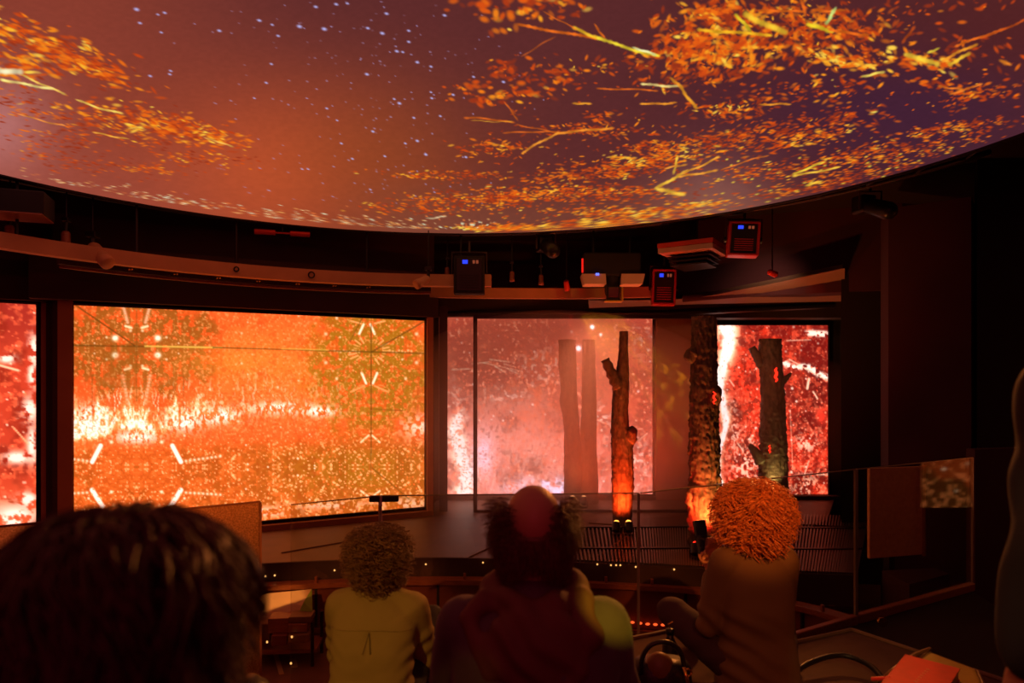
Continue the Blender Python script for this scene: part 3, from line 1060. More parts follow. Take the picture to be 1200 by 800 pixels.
for _ in range(240):
    sx_, sy_ = random.gauss(420, 85), random.uniform(2, 240)
    splat(sx_, sy_, random.uniform(0.7, 1.3), 0.7, 0.2, (176, 160, 214), random.uniform(0.25, 0.85), 0.6)

# left branches
leaves(60, 55, 95, 22, 22, 210, 11, 0.75, direction=20, spread=0.2, thin=0.28)
leaves(110, 78, 70, 16, 24, 90, 9, 0.45, direction=22, spread=0.25, thin=0.3)
leaves(20, 75, 50, 22, 18, 70, 12, 0.8, direction=16, spread=0.2, thin=0.3)
leaves(185, 148, 100, 17, 12, 280, 8, 0.85, direction=12, spread=0.35)
leaves(230, 150, 60, 12, 14, 90, 6, 0.7, direction=12, spread=0.35)
leaves(95, 145, 90, 20, 12, 110, 7, 0.25, direction=14, spread=0.2, thin=0.25)
leaves(60, 165, 70, 14, 8, 90, 6, 0.2, direction=10, spread=0.25, thin=0.3)
leaves(70, 190, 90, 10, 10, 80, 5, 0.15, direction=10, spread=0.3)
leaves(160, 196, 60, 8, 6, 70, 5, 0.35, direction=6, spread=0.3)
leaves(245, 186, 70, 10, 4, 90, 5, 0.25, direction=5, spread=0.3)
leaves(30, 118, 50, 20, 15, 40, 7, 0.1, direction=14, spread=0.2, thin=0.22)
stick(-6, 82, 26, 84, 3.6, (255, 240, 190))
stick(26, 88, 76, 110, 1.3, (255, 200, 90))
stick(2, 93, 62, 104, 1.6, (255, 226, 130))
stick(90, 117, 143, 133, 1.3, (255, 206, 90))
stick(22, 133, 75, 147, 0.9, (235, 140, 60))
stick(110, 155, 150, 163, 1.0, (250, 170, 60))
stick(240, 162, 272, 172, 1.0, (250, 180, 80))
# sparkling shore along the rim
for _ in range(330):
    t = random.random() ** 0.8
    px = 25 + t * 560
    ey = np.interp(px, [0, 150, 300, 450, 600], [204, 231, 255, 268, 272])
    py = ey - abs(random.gauss(0, 6)) - 1.5
    splat(px, py, random.uniform(0.9, 2.4), random.uniform(0.6, 0.9), 0.15, random.choice([(255, 214, 150), (240, 170, 90), (230, 240, 200), (250, 130, 60)]),
          random.uniform(0.35, 1.0))
# right branches
B1, B2 = (232, 106, 28), (255, 176, 44)
leaves(585, 10, 52, 26, 10, 40, 10, 0.35, direction=20, spread=0.6, thin=0.6)
leaves(650, 8, 60, 14, 0, 30, 9, 0.2, thin=0.5)
stick(607, 29, 700, 45, 1.8, B1)
stick(672, 32, 706, 46, 2.0, (248, 190, 40))
stick(700, 44, 772, 66, 2.0, (246, 214, 50))
stick(742, 56, 768, 64, 1.5, (250, 250, 170))
stick(697, 29, 708, 44, 1.3, B1)
stick(637, 14, 675, 34, 0.9, B1, 0.7)
stick(650, 43, 612, 66, 0.9, B1, 0.5)
leaves(592, 80, 26, 12, 10, 26, 8, 0.1, thin=0.5)
leaves(652, 85, 30, 16, 10, 30, 8, 0.05, thin=0.45)
leaves(700, 78, 60, 12, -8, 26, 7, 0.35)
leaves(565, 112, 42, 14, 6, 44, 8, 0.45, thin=0.55)
leaves(620, 104, 40, 14, 10, 30, 8, 0.3, thin=0.5)
stick(545, 138, 602, 144, 1.1, B1, 0.8)
stick(552, 141, 600, 143, 0.6, B2, 0.6)
stick(592, 120, 606, 140, 1.0, B1, 0.7)
stick(590, 156, 655, 155, 0.9, B1, 0.8)
stick(652, 156, 718, 150, 1.5, (240, 140, 40))
stick(654, 156, 612, 179, 1.4, (246, 150, 46))
stick(606, 146, 652, 155, 0.8, B1, 0.7)
leaves(582, 172, 46, 12, -4, 70, 6, 0.45, thin=0.5)
leaves(700, 152, 70, 10, 2, 90, 6, 0.35)
leaves(705, 137, 20, 8, 0, 26, 6, 0.4)
stick(672, 121, 692, 121, 1.1, (250, 160, 40))
stick(700, 104, 770, 106, 1.0, B1, 0.9)
stick(752, 98, 797, 101, 1.5, (250, 220, 130))
stick(786, 92, 797, 101, 1.8, (240, 150, 40))
stick(797, 101, 816, 126, 2.0, (246, 160, 40))
stick(751, 121, 792, 120, 1.2, (250, 150, 40))
leaves(800, 55, 50, 26, -12, 170, 9, 0.6, direction=-25, spread=0.6)
leaves(855, 62, 90, 26, -6, 280, 9, 0.5, direction=-20, spread=0.7)
leaves(850, 20, 70, 26, 0, 150, 9, 0.55, direction=-10, spread=0.8)
leaves(940, 30, 90, 34, 5, 220, 9, 0.4, direction=-10, spread=0.8)
leaves(1000, 45, 60, 30, 30, 90, 9, 0.3, direction=30, spread=0.5)
leaves(835, 15, 30, 12, 0, 40, 9, 0.75)
stick(818, 35, 904, 41, 2.1, (250, 180, 34))
stick(862, 17, 880, 36, 2.2, (226, 196, 40))
stick(872, 16, 922, 38, 4.0, (250, 196, 50))
stick(888, 13, 942, 14, 1.6, B1)
stick(952, 12, 990, 12, 1.6, B1)
stick(946, 28, 976, 37, 2.6, (240, 206, 40))
stick(968, 28, 979, 9, 2.2, (196, 220, 120))
stick(972, 34, 1018, 41, 1.8, B1)
stick(938, -4, 944, 18, 2.0, B1, 0.8)
leaves(972, 68, 40, 9, 14, 60, 8, 1.0, lo=1.0, direction=14, spread=0.3)
leaves(1000, 74, 34, 8, 12, 40, 8, 0.9, lo=0.5, direction=14, spread=0.3)
leaves(1080, 71, 44, 9, 8, 70, 9, 0.95, lo=0.8, direction=8, spread=0.4)
stick(1060, 64, 1100, 76, 3.2, (255, 206, 60))
stick(1104, 72, 1145, 52, 1.8, (246, 150, 40))
stick(1112, 76, 1136, 62, 2.2, (250, 190, 50))
stick(1120, 54, 1178, 34, 1.6, B1)
stick(1150, 44, 1206, 20, 1.4, (200, 80, 24), 0.8)
stick(1088, 62, 1100, 57, 1.5, (236, 206, 60))
stick(1058, 50, 1072, 32, 1.8, (190, 74, 24), 0.8)
stick(1172, 71, 1184, 76, 2.4, (250, 140, 40))
leaves(1060, 20, 110, 26, -12, 60, 8, 0.0, direction=-20)
leaves(1150, 60, 70, 26, 5, 34, 8, 0.05, direction=10)
leaves(1105, 100, 60, 10, 10, 60, 7, 0.25, direction=8, spread=0.3)
stick(1100, 101, 1128, 104, 1.2, (236, 120, 36))
stick(1114, 110, 1150, 98, 1.3, (236, 120, 36))
leaves(1150, 112, 70, 12, -12, 60, 7, 0.2, direction=-12, spread=0.3)
stick(1010, 90, 1036, 84, 1.6, (244, 214, 90))
splat(1024, 131, 4, 1.5, -0.1, (240, 220, 90))
leaves(835, 90, 60, 14, -5, 60, 8, 0.35, direction=-25)
leaves(855, 130, 42, 12, 0, 90, 7, 0.4, direction=0, spread=0.6)
leaves(900, 110, 80, 16, -8, 60, 7, 0.3, direction=-10, spread=0.3)
stick(891, 123, 926, 122, 1.2, (246, 150, 40))
leaves(980, 110, 60, 18, -8, 50, 7, 0.3, direction=-12, spread=0.3)
leaves(990, 135, 50, 10, -5, 40, 7, 0.25, direction=-10, spread=0.3)
leaves(900, 155, 110, 16, -8, 170, 7, 0.45, direction=-12, spread=0.35)
leaves(940, 165, 90, 10, -12, 120, 7, 0.55, direction=-14, spread=0.3)
leaves(830, 165, 60, 14, 0, 110, 6, 0.35, direction=0)
leaves(760, 172, 40, 8, 0, 60, 6, 0.3, direction=-5)
leaves(745, 190, 90, 14, -6, 280, 7, 0.7, lo=0.4, direction=-8, spread=0.4)
leaves(690, 205, 90, 8, -4, 140, 6, 0.5, direction=-4, spread=0.3)
leaves(630, 228, 130, 12, -2, 300, 6, 0.5, direction=-2, spread=0.3)
leaves(600, 232, 60, 7, -3, 100, 6, 0.7, direction=-2, spread=0.3)
leaves(720, 224, 90, 10, 2, 150, 6, 0.5, direction=2, spread=0.3)
leaves(745, 250, 110, 9, 0, 280, 6, 0.75, lo=0.4, direction=2, spread=0.25)
leaves(690, 262, 70, 6, -2, 160, 6, 0.9, lo=0.5, direction=0, spread=0.2)
leaves(600, 267, 60, 4.5, 0, 150, 6, 1.0, lo=0.9, direction=0, spread=0.2)
leaves(500, 207, 60, 5, 4, 50, 5, 0.3, direction=2, spread=0.3)
leaves(520, 238, 90, 12, 2, 130, 5, 0.35, direction=2, spread=0.3)
leaves(480, 245, 60, 7, 2, 60, 5, 0.4, direction=2, spread=0.3)
leaves(560, 205, 60, 5, 4, 60, 5, 0.4, direction=2, spread=0.3)
stick(500, 256, 522, 253, 0.8, (240, 220, 170), 0.8)
stick(768, 221, 806, 200, 1.9, (250, 190, 60))
stick(800, 203, 842, 184, 1.3, (246, 160, 50))
stick(790, 203, 794, 184, 1.5, (246, 190, 60))
stick(780, 197, 804, 193, 1.1, (240, 150, 50))
stick(796, 207, 840, 200, 1.3, (250, 160, 50))
stick(770, 221, 802, 228, 2.4, (250, 190, 60))
stick(846, 199, 900, 182, 0.9, (236, 120, 40), 0.8)
leaves(820, 240, 40, 5, -4, 60, 6, 1.0, lo=0.8, direction=-4, spread=0.2)
stick(930, 205, 966, 190, 1.5, (250, 206, 60))
stick(930, 206, 984, 196, 1.3, (250, 190, 60))
stick(945, 217, 962, 212, 1.3, (240, 190, 60))
leaves(890, 200, 60, 10, -8, 100, 6, 0.5, direction=-8, spread=0.3)
leaves(1000, 182, 90, 12, -12, 170, 6, 0.55, direction=-12, spread=0.3)
leaves(1060, 178, 130, 16, -14, 200, 5.5, 0.5, direction=-14, spread=0.3)
leaves(1110, 150, 90, 8, -8, 110, 6, 0.55, direction=-8, spread=0.25)
leaves(1010, 205, 100, 10, -12, 160, 5, 0.4, direction=-12, spread=0.3)
leaves(920, 225, 100, 8, -8, 110, 5, 0.4, direction=-8, spread=0.3)
for _ in range(420):
    px, py = random.uniform(560, 1180), random.uniform(60, 262)
    leaves(px, py, 1, 1, -5, 1, random.uniform(3, 6), 0.15, direction=-5, spread=0.4)
for _ in range(40):
    splat(random.uniform(840, 1080), random.uniform(180, 245), 1.6, 1.0, 0, (240, 200, 60), 0.9)
for a_ in STICKS:
    draw_stick(*a_)
cv.c = np.clip(cv.c, 0, 1)
pm = picture_mesh('display', cv.pos, cv.c, screen_mat('ceiling_screen_picture', CEIL_GAIN), croot)
# rim and the black drum above the screen
arc = [Vector((CC.x + CR * math.cos(t), CC.y + CR * math.sin(t), Z(CH))) for t in np.linspace(0, 2 * math.pi, 97)]
mb = MB()
n = len(arc) - 1
prof = [(0.0, -0.012), (0.035, -0.012), (0.035, 0.14), (0.0, 0.14)]
vs, fs = [], []
for i in range(n):
    t = 2 * math.pi * i / n
    for (dr, dz) in prof:
        vs.append((CC.x + (CR + dr) * math.cos(t), CC.y + (CR + dr) * math.sin(t), Z(CH + dz)))
for i in range(n):
    for k in range(4):
        j, k2 = (i + 1) % n, (k + 1) % 4
        fs.append((i * 4 + k, j * 4 + k, j * 4 + k2, i * 4 + k2))
mb.add(vs, fs)
mb.build('rim', M['black'], croot, False)
MB().lathe([(CR, 0.02), (CR, 0.03)], (CC.x, CC.y, Z(CH)), 96).build('backing', M['black'], croot)


def ringpt(px, r, z, cx=CC.x, cy=CC.y):
    """point of a circle about the ceiling screen in the direction of a photo column"""
    k = (px - 600) / F
    a, b, c = 1 + k * k, -2 * (k * cx + cy), cx * cx + cy * cy - r * r
    yy = (-b + math.sqrt(b * b - 4 * a * c)) / (2 * a)
    return Vector((k * yy, yy, Z(z)))

# ================================================================== THE STAGE
# front edge of the stage, from photo positions on its level
edge_px = [(-150, 712), (0, 690), (100, 679), (200, 669), (307, 662), (400, 658), (520, 655), (640, 659), (750, 664), (825, 668), (930, 673), (1003, 676)]
edge = spline([P(a, b, STAGE) for a, b in edge_px], 90)
stage = thing('stage', 'dark curved stage platform under the standing tree trunks', 'stage', (0.4, 7.4, Z(PIT)))
poly = [(p.x, p.y) for p in edge] + [(3.3, 7.5), (3.6, 7.8), (4.3, 9.12), (-1.0, 9.12), (-1.1, 8.0), (-4.6, 6.2), (-6.5, 5.0)]
bm = bmesh.new()
vv = [bm.verts.new((p[0], p[1], Z(STAGE))) for p in poly]
bm.faces.new(vv)
bmesh.ops.triangulate(bm, faces=bm.faces[:])
bm.verts.ensure_lookup_table()
mb = MB()
mb.add([v.co.copy() for v in bm.verts], [[v.index for v in f.verts] for f in bm.faces])
bm.free()
mb.build('deck', M['deck'], stage)
mb = MB()
ribbon(mb, edge, 0.03, Z(STAGE - 0.24), Z(STAGE + 0.012))
mb.build('fascia', M['wall'], stage)

# steel grating: two curved bands of thin slats running away from the pit
FAN = Vector((0.35, 1.2, 0))


def grate_dir(t):
    k = t * (len(edge) - 1)
    a = int(min(k, len(edge) - 2))
    p = edge[a].lerp(edge[a + 1], k - a)
    return p, (Vector((p.x, p.y, 0)) - FAN).normalized()


def mixoff(o, t):
    return o[0] + (o[1] - o[0]) * min(1, max(0, (t - 0.60) / 0.40))


def grate_band(name, t0, t1, off0, off1, n):
    mb = MB()
    for i in range(n):
        t = t0 + (t1 - t0) * i / (n - 1)
        p, d = grate_dir(t)
        s = Vector((-d.y, d.x, 0)) * 0.008
        q0, q1 = p + d * mixoff(off0, t), p + d * mixoff(off1, t)
        z0, z1 = Z(STAGE + 0.002), Z(STAGE + 0.028)
        mb.add([(q0.x - s.x, q0.y - s.y, z0), (q0.x + s.x, q0.y + s.y, z0), (q1.x + s.x, q1.y + s.y, z0), (q1.x - s.x, q1.y - s.y, z0),
                (q0.x - s.x, q0.y - s.y, z1), (q0.x + s.x, q0.y + s.y, z1), (q1.x + s.x, q1.y + s.y, z1), (q1.x - s.x, q1.y - s.y, z1)],
               [(4, 5, 6, 7), (0, 4, 7, 3), (1, 2, 6, 5), (0, 1, 5, 4), (3, 7, 6, 2)])
    o = mb.build(name, M['slat'], stage)
    o['kind'] = 'stuff'
    return o


O1, O2, O3 = (0.34, 0.95), (1.25, 2.0), (1.30, 2.9)
grate_band('grating', 0.60, 1.0, (0.03, 0.03), (O1[0] - .03, O1[1] - .03), 110)
grate_band('grating', 0.60, 1.0, (O1[0] + .06, O1[1] + .06), (O2[0] - .03, O2[1] - .03), 110)
grate_band('grating', 0.86, 1.0, (2.02, 2.06), (2.5, 2.75), 40)
MB().prism([(p.x, p.y) for p in [grate_dir(t)[0] + grate_dir(t)[1] * 0.02 for t in np.linspace(0.60, 1.0, 24)]
            + [grate_dir(t)[0] + grate_dir(t)[1] * mixoff(O2, t) for t in np.linspace(1.0, 0.60, 24)]], Z(STAGE), Z(STAGE + 0.003)).build('grating_pan', M['black'], stage)
for O in (O1, O2):
    pts = []
    for t in np.linspace(0.60, 1.0, 30):
        p, d = grate_dir(t)
        pts.append(p + d * mixoff(O, t))
    mb = MB()
    ribbon(mb, pts, 0.04, Z(STAGE), Z(STAGE + 0.034))
    mb.build('cross_bar', M['satin'], stage)
for (x0, y0, x1, y1) in ((545, 655, 618, 622), (700, 652, 738, 626), (690, 613, 770, 618), (330, 648, 480, 622)):
    a, b = P(x0, y0, STAGE), P(x1, y1, STAGE)
    MB().tube([a + Vector((0, 0, .004)), b + Vector((0, 0, .004))], 0.008, 6).build('deck_seam', M['tieredge'], stage)
# small lamps along the front of the stage
for (px, py) in ((311, 675), (322, 674), (392, 668), (499, 661), (566, 659), (588, 660), (700, 661), (716, 662), (722, 662), (727, 662), (745, 664), (790, 667)):
    k = min(range(len(edge)), key=lambda i: abs(edge[i].x / edge[i].y * F + 600 - px))
    q = Q(px, py, edge[k].y - 0.015)
    MB().ell(q, (0.008, 0.008, 0.008), 8, 6).build('marker_lamp', M['dot'], stage)

# pit ring: brown rail, panels below it, second rail with lamps
rail_px = [(-120, 716), (0, 704), (150, 694), (305, 687), (420, 682), (520, 680), (640, 682), (750, 686), (825, 692), (930, 709), (1003, 730)]
rl = spline([P(a, b, -1.69) for a, b in rail_px], 72)
pit = thing('pit_rail', 'brown varnished rail ringing the front of the stage pit', 'rail', (0, 5.9, Z(PIT)))
mb = MB()
ribbon(mb, rl, 0.13, Z(-1.73), Z(-1.69))
mb.build('rail_top', M['rail'], pit)
inner = [p + Vector((0, 0.06, 0)) for p in rl]
for i in range(0, 70, 5):                                            # pit wall panels
    mb = MB()
    ribbon(mb, inner[i:i + 6], 0.04, Z(-2.07), Z(-1.735))
    mb.build('panel', M['pitwall'], pit)
for i in range(5, 70, 10):
    p = inner[i]
    MB().box((p.x, p.y - 0.004, Z(-1.90)), (0.02, 0.03, 0.33)).build('panel_joint', M['black'], pit)
mb = MB()
ribbon(mb, [p + Vector((0, -0.03, 0)) for p in inner], 0.10, Z(-2.115), Z(-2.08))
mb.build('lower_rail', M['rail'], pit)
mb = MB()
ribbon(mb, [p + Vector((0, -0.01, 0)) for p in inner], 0.08, Z(PIT), Z(-2.115))
mb.build('kick_board', M['pitwall'], pit)
for (px, py) in ((372, 683), (466, 677), (540, 676), (575, 677), (704, 679), (768, 684), (972, 717)):   # little brackets on the rail
    k = min(range(len(rl)), key=lambda i: abs(rl[i].x / rl[i].y * F + 600 - px))
    p = rl[k]
    MB().box((p.x, p.y + 0.05, Z(-1.665)), (0.022, 0.03, 0.05), 0, 0.004).build('bracket', M['rail'], pit)
for (px, py) in ((733, 728), (741, 729), (750, 730), (759, 731), (768, 731.5), (777, 732)):
    k = min(range(len(rl)), key=lambda i: abs(rl[i].x / rl[i].y * F + 600 - px))
    q = Q(px, py, inner[k].y - 0.035)
    MB().ell(q, (0.020, 0.012, 0.011), 8, 6).build('amber_lamp', M['reddot'], pit)
k = min(range(len(rl)), key=lambda i: abs(rl[i].x / rl[i].y * F + 600 - 513))
q = Q(513, 738.5, inner[k].y - 0.03)
MB().box(q, (0.135, 0.02, 0.045), 0, 0.004).build('lit_sign', M['sign'], pit)
MB().box(q + Vector((0, 0.006, 0)), (0.165, 0.02, 0.075), 0, 0.004).build('sign_frame', M['satin'], pit)
# little equipment on the dark ledge behind the rail
for (px, py, w, h) in ((548, 672, .07, .03), (560, 671, .05, .04), (592, 672, .08, .03), (520, 672, .05, .03)):
    q = P(px, py, -1.672)
    MB().box(q + Vector((0, 0.1, 0)), (w, 0.05, h), 0.1, 0.004).build('junction_box', M['satin'], pit)

# ================================================================== METAL FRAME ON THE STAGE
a, b = Q(557, 599, 8.27), Q(818, 603, 8.2)
fr = thing('scrim_frame', 'thin black metal frame standing before the hazy pink screen', 'frame', (a.x, a.y, Z(STAGE)))
zt, zb = Q(557, 371, 8.27).z, a.z + 0.0
MB().box((a.x, a.y, (zt + zb) / 2), (0.05, 0.05, zt - zb + 0.05), 0, 0.008).build('post', M['satin'], fr)
MB().box(((a.x + b.x) / 2, a.y, zb), (b.x - a.x, 0.05, 0.05), 0, 0.008).build('bottom_bar', M['satin'], fr)
MB().box(((a.x + b.x) / 2, a.y, zt), (b.x - a.x, 0.05, 0.05), 0, 0.008).build('top_bar', M['satin'], fr)
MB().box((b.x, a.y, (zt + zb) / 2), (0.05, 0.05, zt - zb + 0.05), 0, 0.008).build('post', M['satin'], fr)


# ================================================================== TREES
def trunk_mesh(outline, yd, depth=0.8, rough=1.0, seed=0, sides=56, rows=170):
    """a bark covered trunk; outline: (photo row, left column, right column) at distance yd"""
    outline = sorted(outline)
    py = np.array([o[0] for o in outline], float)
    l = np.array([o[1] for o in outline], float)
    r = np.array([o[2] for o in outline], float)
    rr = np.linspace(py[0], py[-1], rows)
    li, ri = np.interp(rr, py, l), np.interp(rr, py, r)
    k = np.ones(5) / 5
    li[2:-2], ri[2:-2] = np.convolve(li, k, 'valid'), np.convolve(ri, k, 'valid')
    s = yd / F
    cx, hw = ((li + ri) / 2 - 600) * s, (ri - li) / 2 * s
    z = (HOR - rr) * s + CAMZ
    t = np.linspace(0, 2 * math.pi, sides, endpoint=False)
    T, Hh = np.meshgrid(t, z)
    ct, st = np.cos(T), np.sin(T)
    hh2 = Hh * 1.0
    n = (noise3(ct * 3.2 + seed, st * 3.2, Hh * 5, seed) - 0.5) * 0.10
    n += (np.abs(noise3(ct * 7, st * 7 + seed, Hh * 13, seed + 1) - 0.5) - 0.2) * 0.20 * rough
    n += (np.abs(noise3(ct * 9, st * 9 + seed, Hh * 34, seed + 2) - 0.5) - 0.2) * 0.22 * rough
    rad = 1 + n
    X = cx[:, None] + hw[:, None] * ct * rad
    Y = yd + hw[:, None] * depth * st * rad
    V = np.stack([X, Y, Hh], -1).reshape(-1, 3)
    mb = MB()
    fs = []
    for i in range(rows - 1):
        for q in range(sides):
            q2 = (q + 1) % sides
            fs.append((i * sides + q, (i + 1) * sides + q, (i + 1) * sides + q2, i * sides + q2))
    fs.append(tuple((rows - 1) * sides + q for q in range(sides)))
    mb.add([tuple(p) for p in V], fs)
    top = MB().add([tuple(p) for p in V[:sides]], [tuple(range(sides))])
    return mb, top


def tree(name, label, base_px, yd, outline, stubs=(), knots=(), cracks=(), seed=0, depth=0.8, rough=1.0):
    b = Q(base_px, 450, yd)
    root = thing(name, label, 'tree trunk', (b.x, yd, Z(STAGE)))
    mb, top = trunk_mesh(outline, yd, depth, rough, seed)
    mb.build('trunk', M['bark'], root, True)
    top.build('sawn_top', M['barkcut'], root)
    s = yd / F
    for pts in stubs:                                                # (column, row, half width, depth offset)
        q = [Q(p[0], p[1], yd + (p[3] if len(p) > 3 else 0)) for p in pts]
        rs = [p[2] * s for p in pts]
        sp = spline(q, 10)
        rr = list(np.interp(np.linspace(0, len(rs) - 1, 10), range(len(rs)), rs))
        rr = [a * (1 + 0.14 * math.sin(3.1 * i + seed)) for i, a in enumerate(rr)]
        MB().tube(sp, rr, 14).build('branch_stub', M['bark'], root, True)
    for (px, py, rx, ry) in knots:
        mb = MB().ell(Q(px, py, yd - 0.03), (rx * s, rx * s * 0.9, ry * s), 18, 12)
        mb.v = [tuple(Vector(v) + Vector((0.012, 0.01, 0.012)) * math.sin(v[2] * 60 + v[0] * 47)) for v in mb.v]
        mb.build('knot', M['bark'], root, True)
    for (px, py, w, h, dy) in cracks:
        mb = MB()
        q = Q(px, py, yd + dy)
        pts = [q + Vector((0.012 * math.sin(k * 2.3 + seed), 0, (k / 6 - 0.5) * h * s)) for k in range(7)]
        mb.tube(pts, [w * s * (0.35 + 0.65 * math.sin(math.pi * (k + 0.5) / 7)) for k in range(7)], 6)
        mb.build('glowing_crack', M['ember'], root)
    return root


tree('tree_trunk', 'tall dark knotted trunk standing nearest the audience, lit red at foot', 826, 6.5,
     [(371, 811, 838), (395, 811, 839), (430, 810, 840), (470, 808, 841), (520, 808, 843), (560, 808, 844), (585, 805, 845), (600, 807, 845), (641, 808, 846)],
     knots=[(810, 416, 8, 9), (838, 464, 8, 12), (809, 585, 6, 14)], cracks=[(837, 466, 1.4, 14, -0.14)], seed=3, rough=1.5, depth=0.85)
tree('tree_trunk', 'slim forked trunk with a round knot, lit orange by two foot lamps', 729, 7.4,
     [(388, 726, 736), (412, 725, 736), (438, 722, 737), (455, 718, 737), (480, 717, 736), (500, 716, 737), (515, 716, 741), (540, 717, 742),
      (565, 717, 743), (590, 718, 741), (617, 718, 740)],
     stubs=[[(726, 455, 8), (718, 440, 6.5), (709, 421, 5)]], knots=[(739, 511, 8, 11)], seed=11, rough=1.0)
gb = Q(680, 450, 8.9)
g = thing('tree_trunk', 'faint grey double trunk deep in the haze, split into two limbs', 'tree trunk', (gb.x, 8.9, Z(STAGE)))
for out, sd in (([(398, 655, 674), (430, 655, 675), (455, 657, 676), (470, 655, 677), (485, 659, 678), (505, 661, 679.5), (525, 661, 682), (560, 661, 683), (601, 660, 684)], 23),
                ([(398, 683, 697), (440, 682, 698), (480, 681.5, 699), (510, 680.0, 699), (525, 679, 699), (560, 679, 701), (601, 678, 702)], 27)):
    mb, top = trunk_mesh(out, 8.9, 0.8, 0.6, sd)
    l_ = mb.build('limb', M['bark'], g, True)
    top.build('sawn_top', M['barkcut'], l_)
tree('tree_trunk', 'dark thick sawn-off trunk with stubs before the bright red screen', 905, 8.95,
     [(397, 890, 915), (420, 889, 916), (440, 891, 917.5), (470, 892, 919), (520, 891, 922), (560, 889, 923), (600, 888, 924)],
     stubs=[[(893, 428, 6), (886, 416, 5), (881, 407, 4.2)], [(915, 447, 6), (921, 443, 3.5), (927, 437, 1.2)], [(893, 540, 9), (884, 528, 5), (878, 521, 2.4)]],
     cracks=[(909.5, 439, 1.7, 16, -0.15), (902, 526, 0.9, 9, -0.16)], seed=31, rough=1.2)

# ================================================================== FOOT LAMPS
def uplight(label, loc, aim, col, watt, ang, bulb, group='foot lamps of the trunks', on=True):
    root = thing('uplight', label, 'lamp', (0, 0, 0), group)
    MB().lathe([(0.045, 0.0), (0.05, 0.01), (0.045, 0.02)], (0, 0, 0), 14).build('base_plate', M['satin'], root, world=False)
    d = (Vector(aim) - Vector(loc)).normalized()
    rot = d.to_track_quat('Z', 'Y').to_matrix()
    MB().lathe([(0.032, -0.05), (0.042, -0.045), (0.042, 0.045), (0.036, 0.05)], (0, 0, 0.085), 16, rot).build('can', M['satin'], root, world=False)
    MB().tube([(-0.048, 0, 0.01), (-0.05, 0, 0.085)], 0.006, 6).build('yoke', M['satin'], root, world=False)
    MB().tube([(0.048, 0, 0.01), (0.05, 0, 0.085)], 0.006, 6).build('yoke', M['satin'], root, world=False)
    MB().ell(Vector((0, 0, 0.085)) + d * 0.055, (0.028, 0.028, 0.02), 12, 8).build('bulb', bulb, root, True, world=False)
    root.location = loc
    spot('spot_beam', Vector(loc) + Vector((0, 0, 0.085)) + d * 0.085, aim, col, watt, ang, 0.6, 0.03, root)
    return root


def L(px, y):
    return (((px - 600) / F) * y, y, Z(STAGE))


b1 = emis('warm_white_bulb', (255, 226, 150), 5.0)
b2 = emis('red_bulb', (255, 40, 24), 3.0)
uplight('left small foot lamp glowing red below the nearest trunk', L(815, 6.06), Q(819, 575, 6.40), (255, 36, 20), 70, 110, b2)
uplight('right small foot lamp shining yellow-white up the nearest trunk', L(838, 6.06), Q(832, 560, 6.40), (255, 176, 80), 58, 100, b1)
uplight('left glowing foot lamp of the slim forked trunk', L(722, 7.0), Q(727, 560, 7.35), (255, 72, 22), 60, 115, M['bulb'])
uplight('right glowing foot lamp of the slim forked trunk', L(737, 7.0), Q(731, 550, 7.35), (255, 84, 28), 60, 115, M['bulb'])
uplight('left dim foot lamp of the hazy double trunk', L(671, 8.55), Q(671, 550, 8.75), (255, 120, 60), 7, 60, M['bulbdim'])
uplight('right dim foot lamp of the hazy double trunk', L(684, 8.55), Q(685, 550, 8.75), (255, 120, 60), 7, 60, M['bulbdim'])
uplight('pale foot lamp of the dark trunk with stubs', L(911, 8.58), Q(908, 540, 8.85), (255, 226, 130), 14, 60, b1)

# ================================================================== SEATING TIERS
TA, TB, TC, TD = -1.03, -1.13, -1.24, -1.57
fe_px = [(-200, 850), (200, 826), (400, 806), (505, 798), (600, 776), (740, 749), (790, 739), (930, 754), (998, 739), (1064, 761), (1180, 800)]
fe = [P(a, b, TC) for a, b in fe_px]


def tier(label, poly, z0, z1, seam=True):
    root = thing('seating_tier', label, 'bench', (poly[0][0], poly[0][1], Z(z0)))
    MB().prism(poly, Z(z0), Z(z1 - 0.012)).build('body', M['tier'], root)
    MB().prism(poly, Z(z1 - 0.012), Z(z1)).build('carpet_top', M['tier'], root)
    return root


tc = tier('low carpeted seating step under the three seated people', [(-2.9, 2.0), (2.6, 2.0), (3.0, 2.4)] + [(p.x, p.y) for p in reversed(fe)], PIT, TC)
for i in range(len(fe) - 1):
    a, b = fe[i] + Vector((0, 0, 0.006)), fe[i + 1] + Vector((0, 0, 0.006))
    MB().tube([a, b], 0.011, 8).build('edging', M['tieredge'], tc)
tier('middle carpeted seating step behind the bald man', [(-2.9, 1.06), (0.92, 1.06), (0.92, 1.995), (-2.9, 1.995)], PIT, TB)
tier('upper carpeted seating step beside the blurred dark hair', [(-2.9, -1.2), (0.92, -1.2), (0.92, 1.055), (-2.9, 1.055)], PIT, TA)
tier('dark aisle step under the standing person at the right', [(0.93, -1.2), (2.6, -1.2), (2.6, 1.995), (0.93, 1.995)], PIT, -1.40)

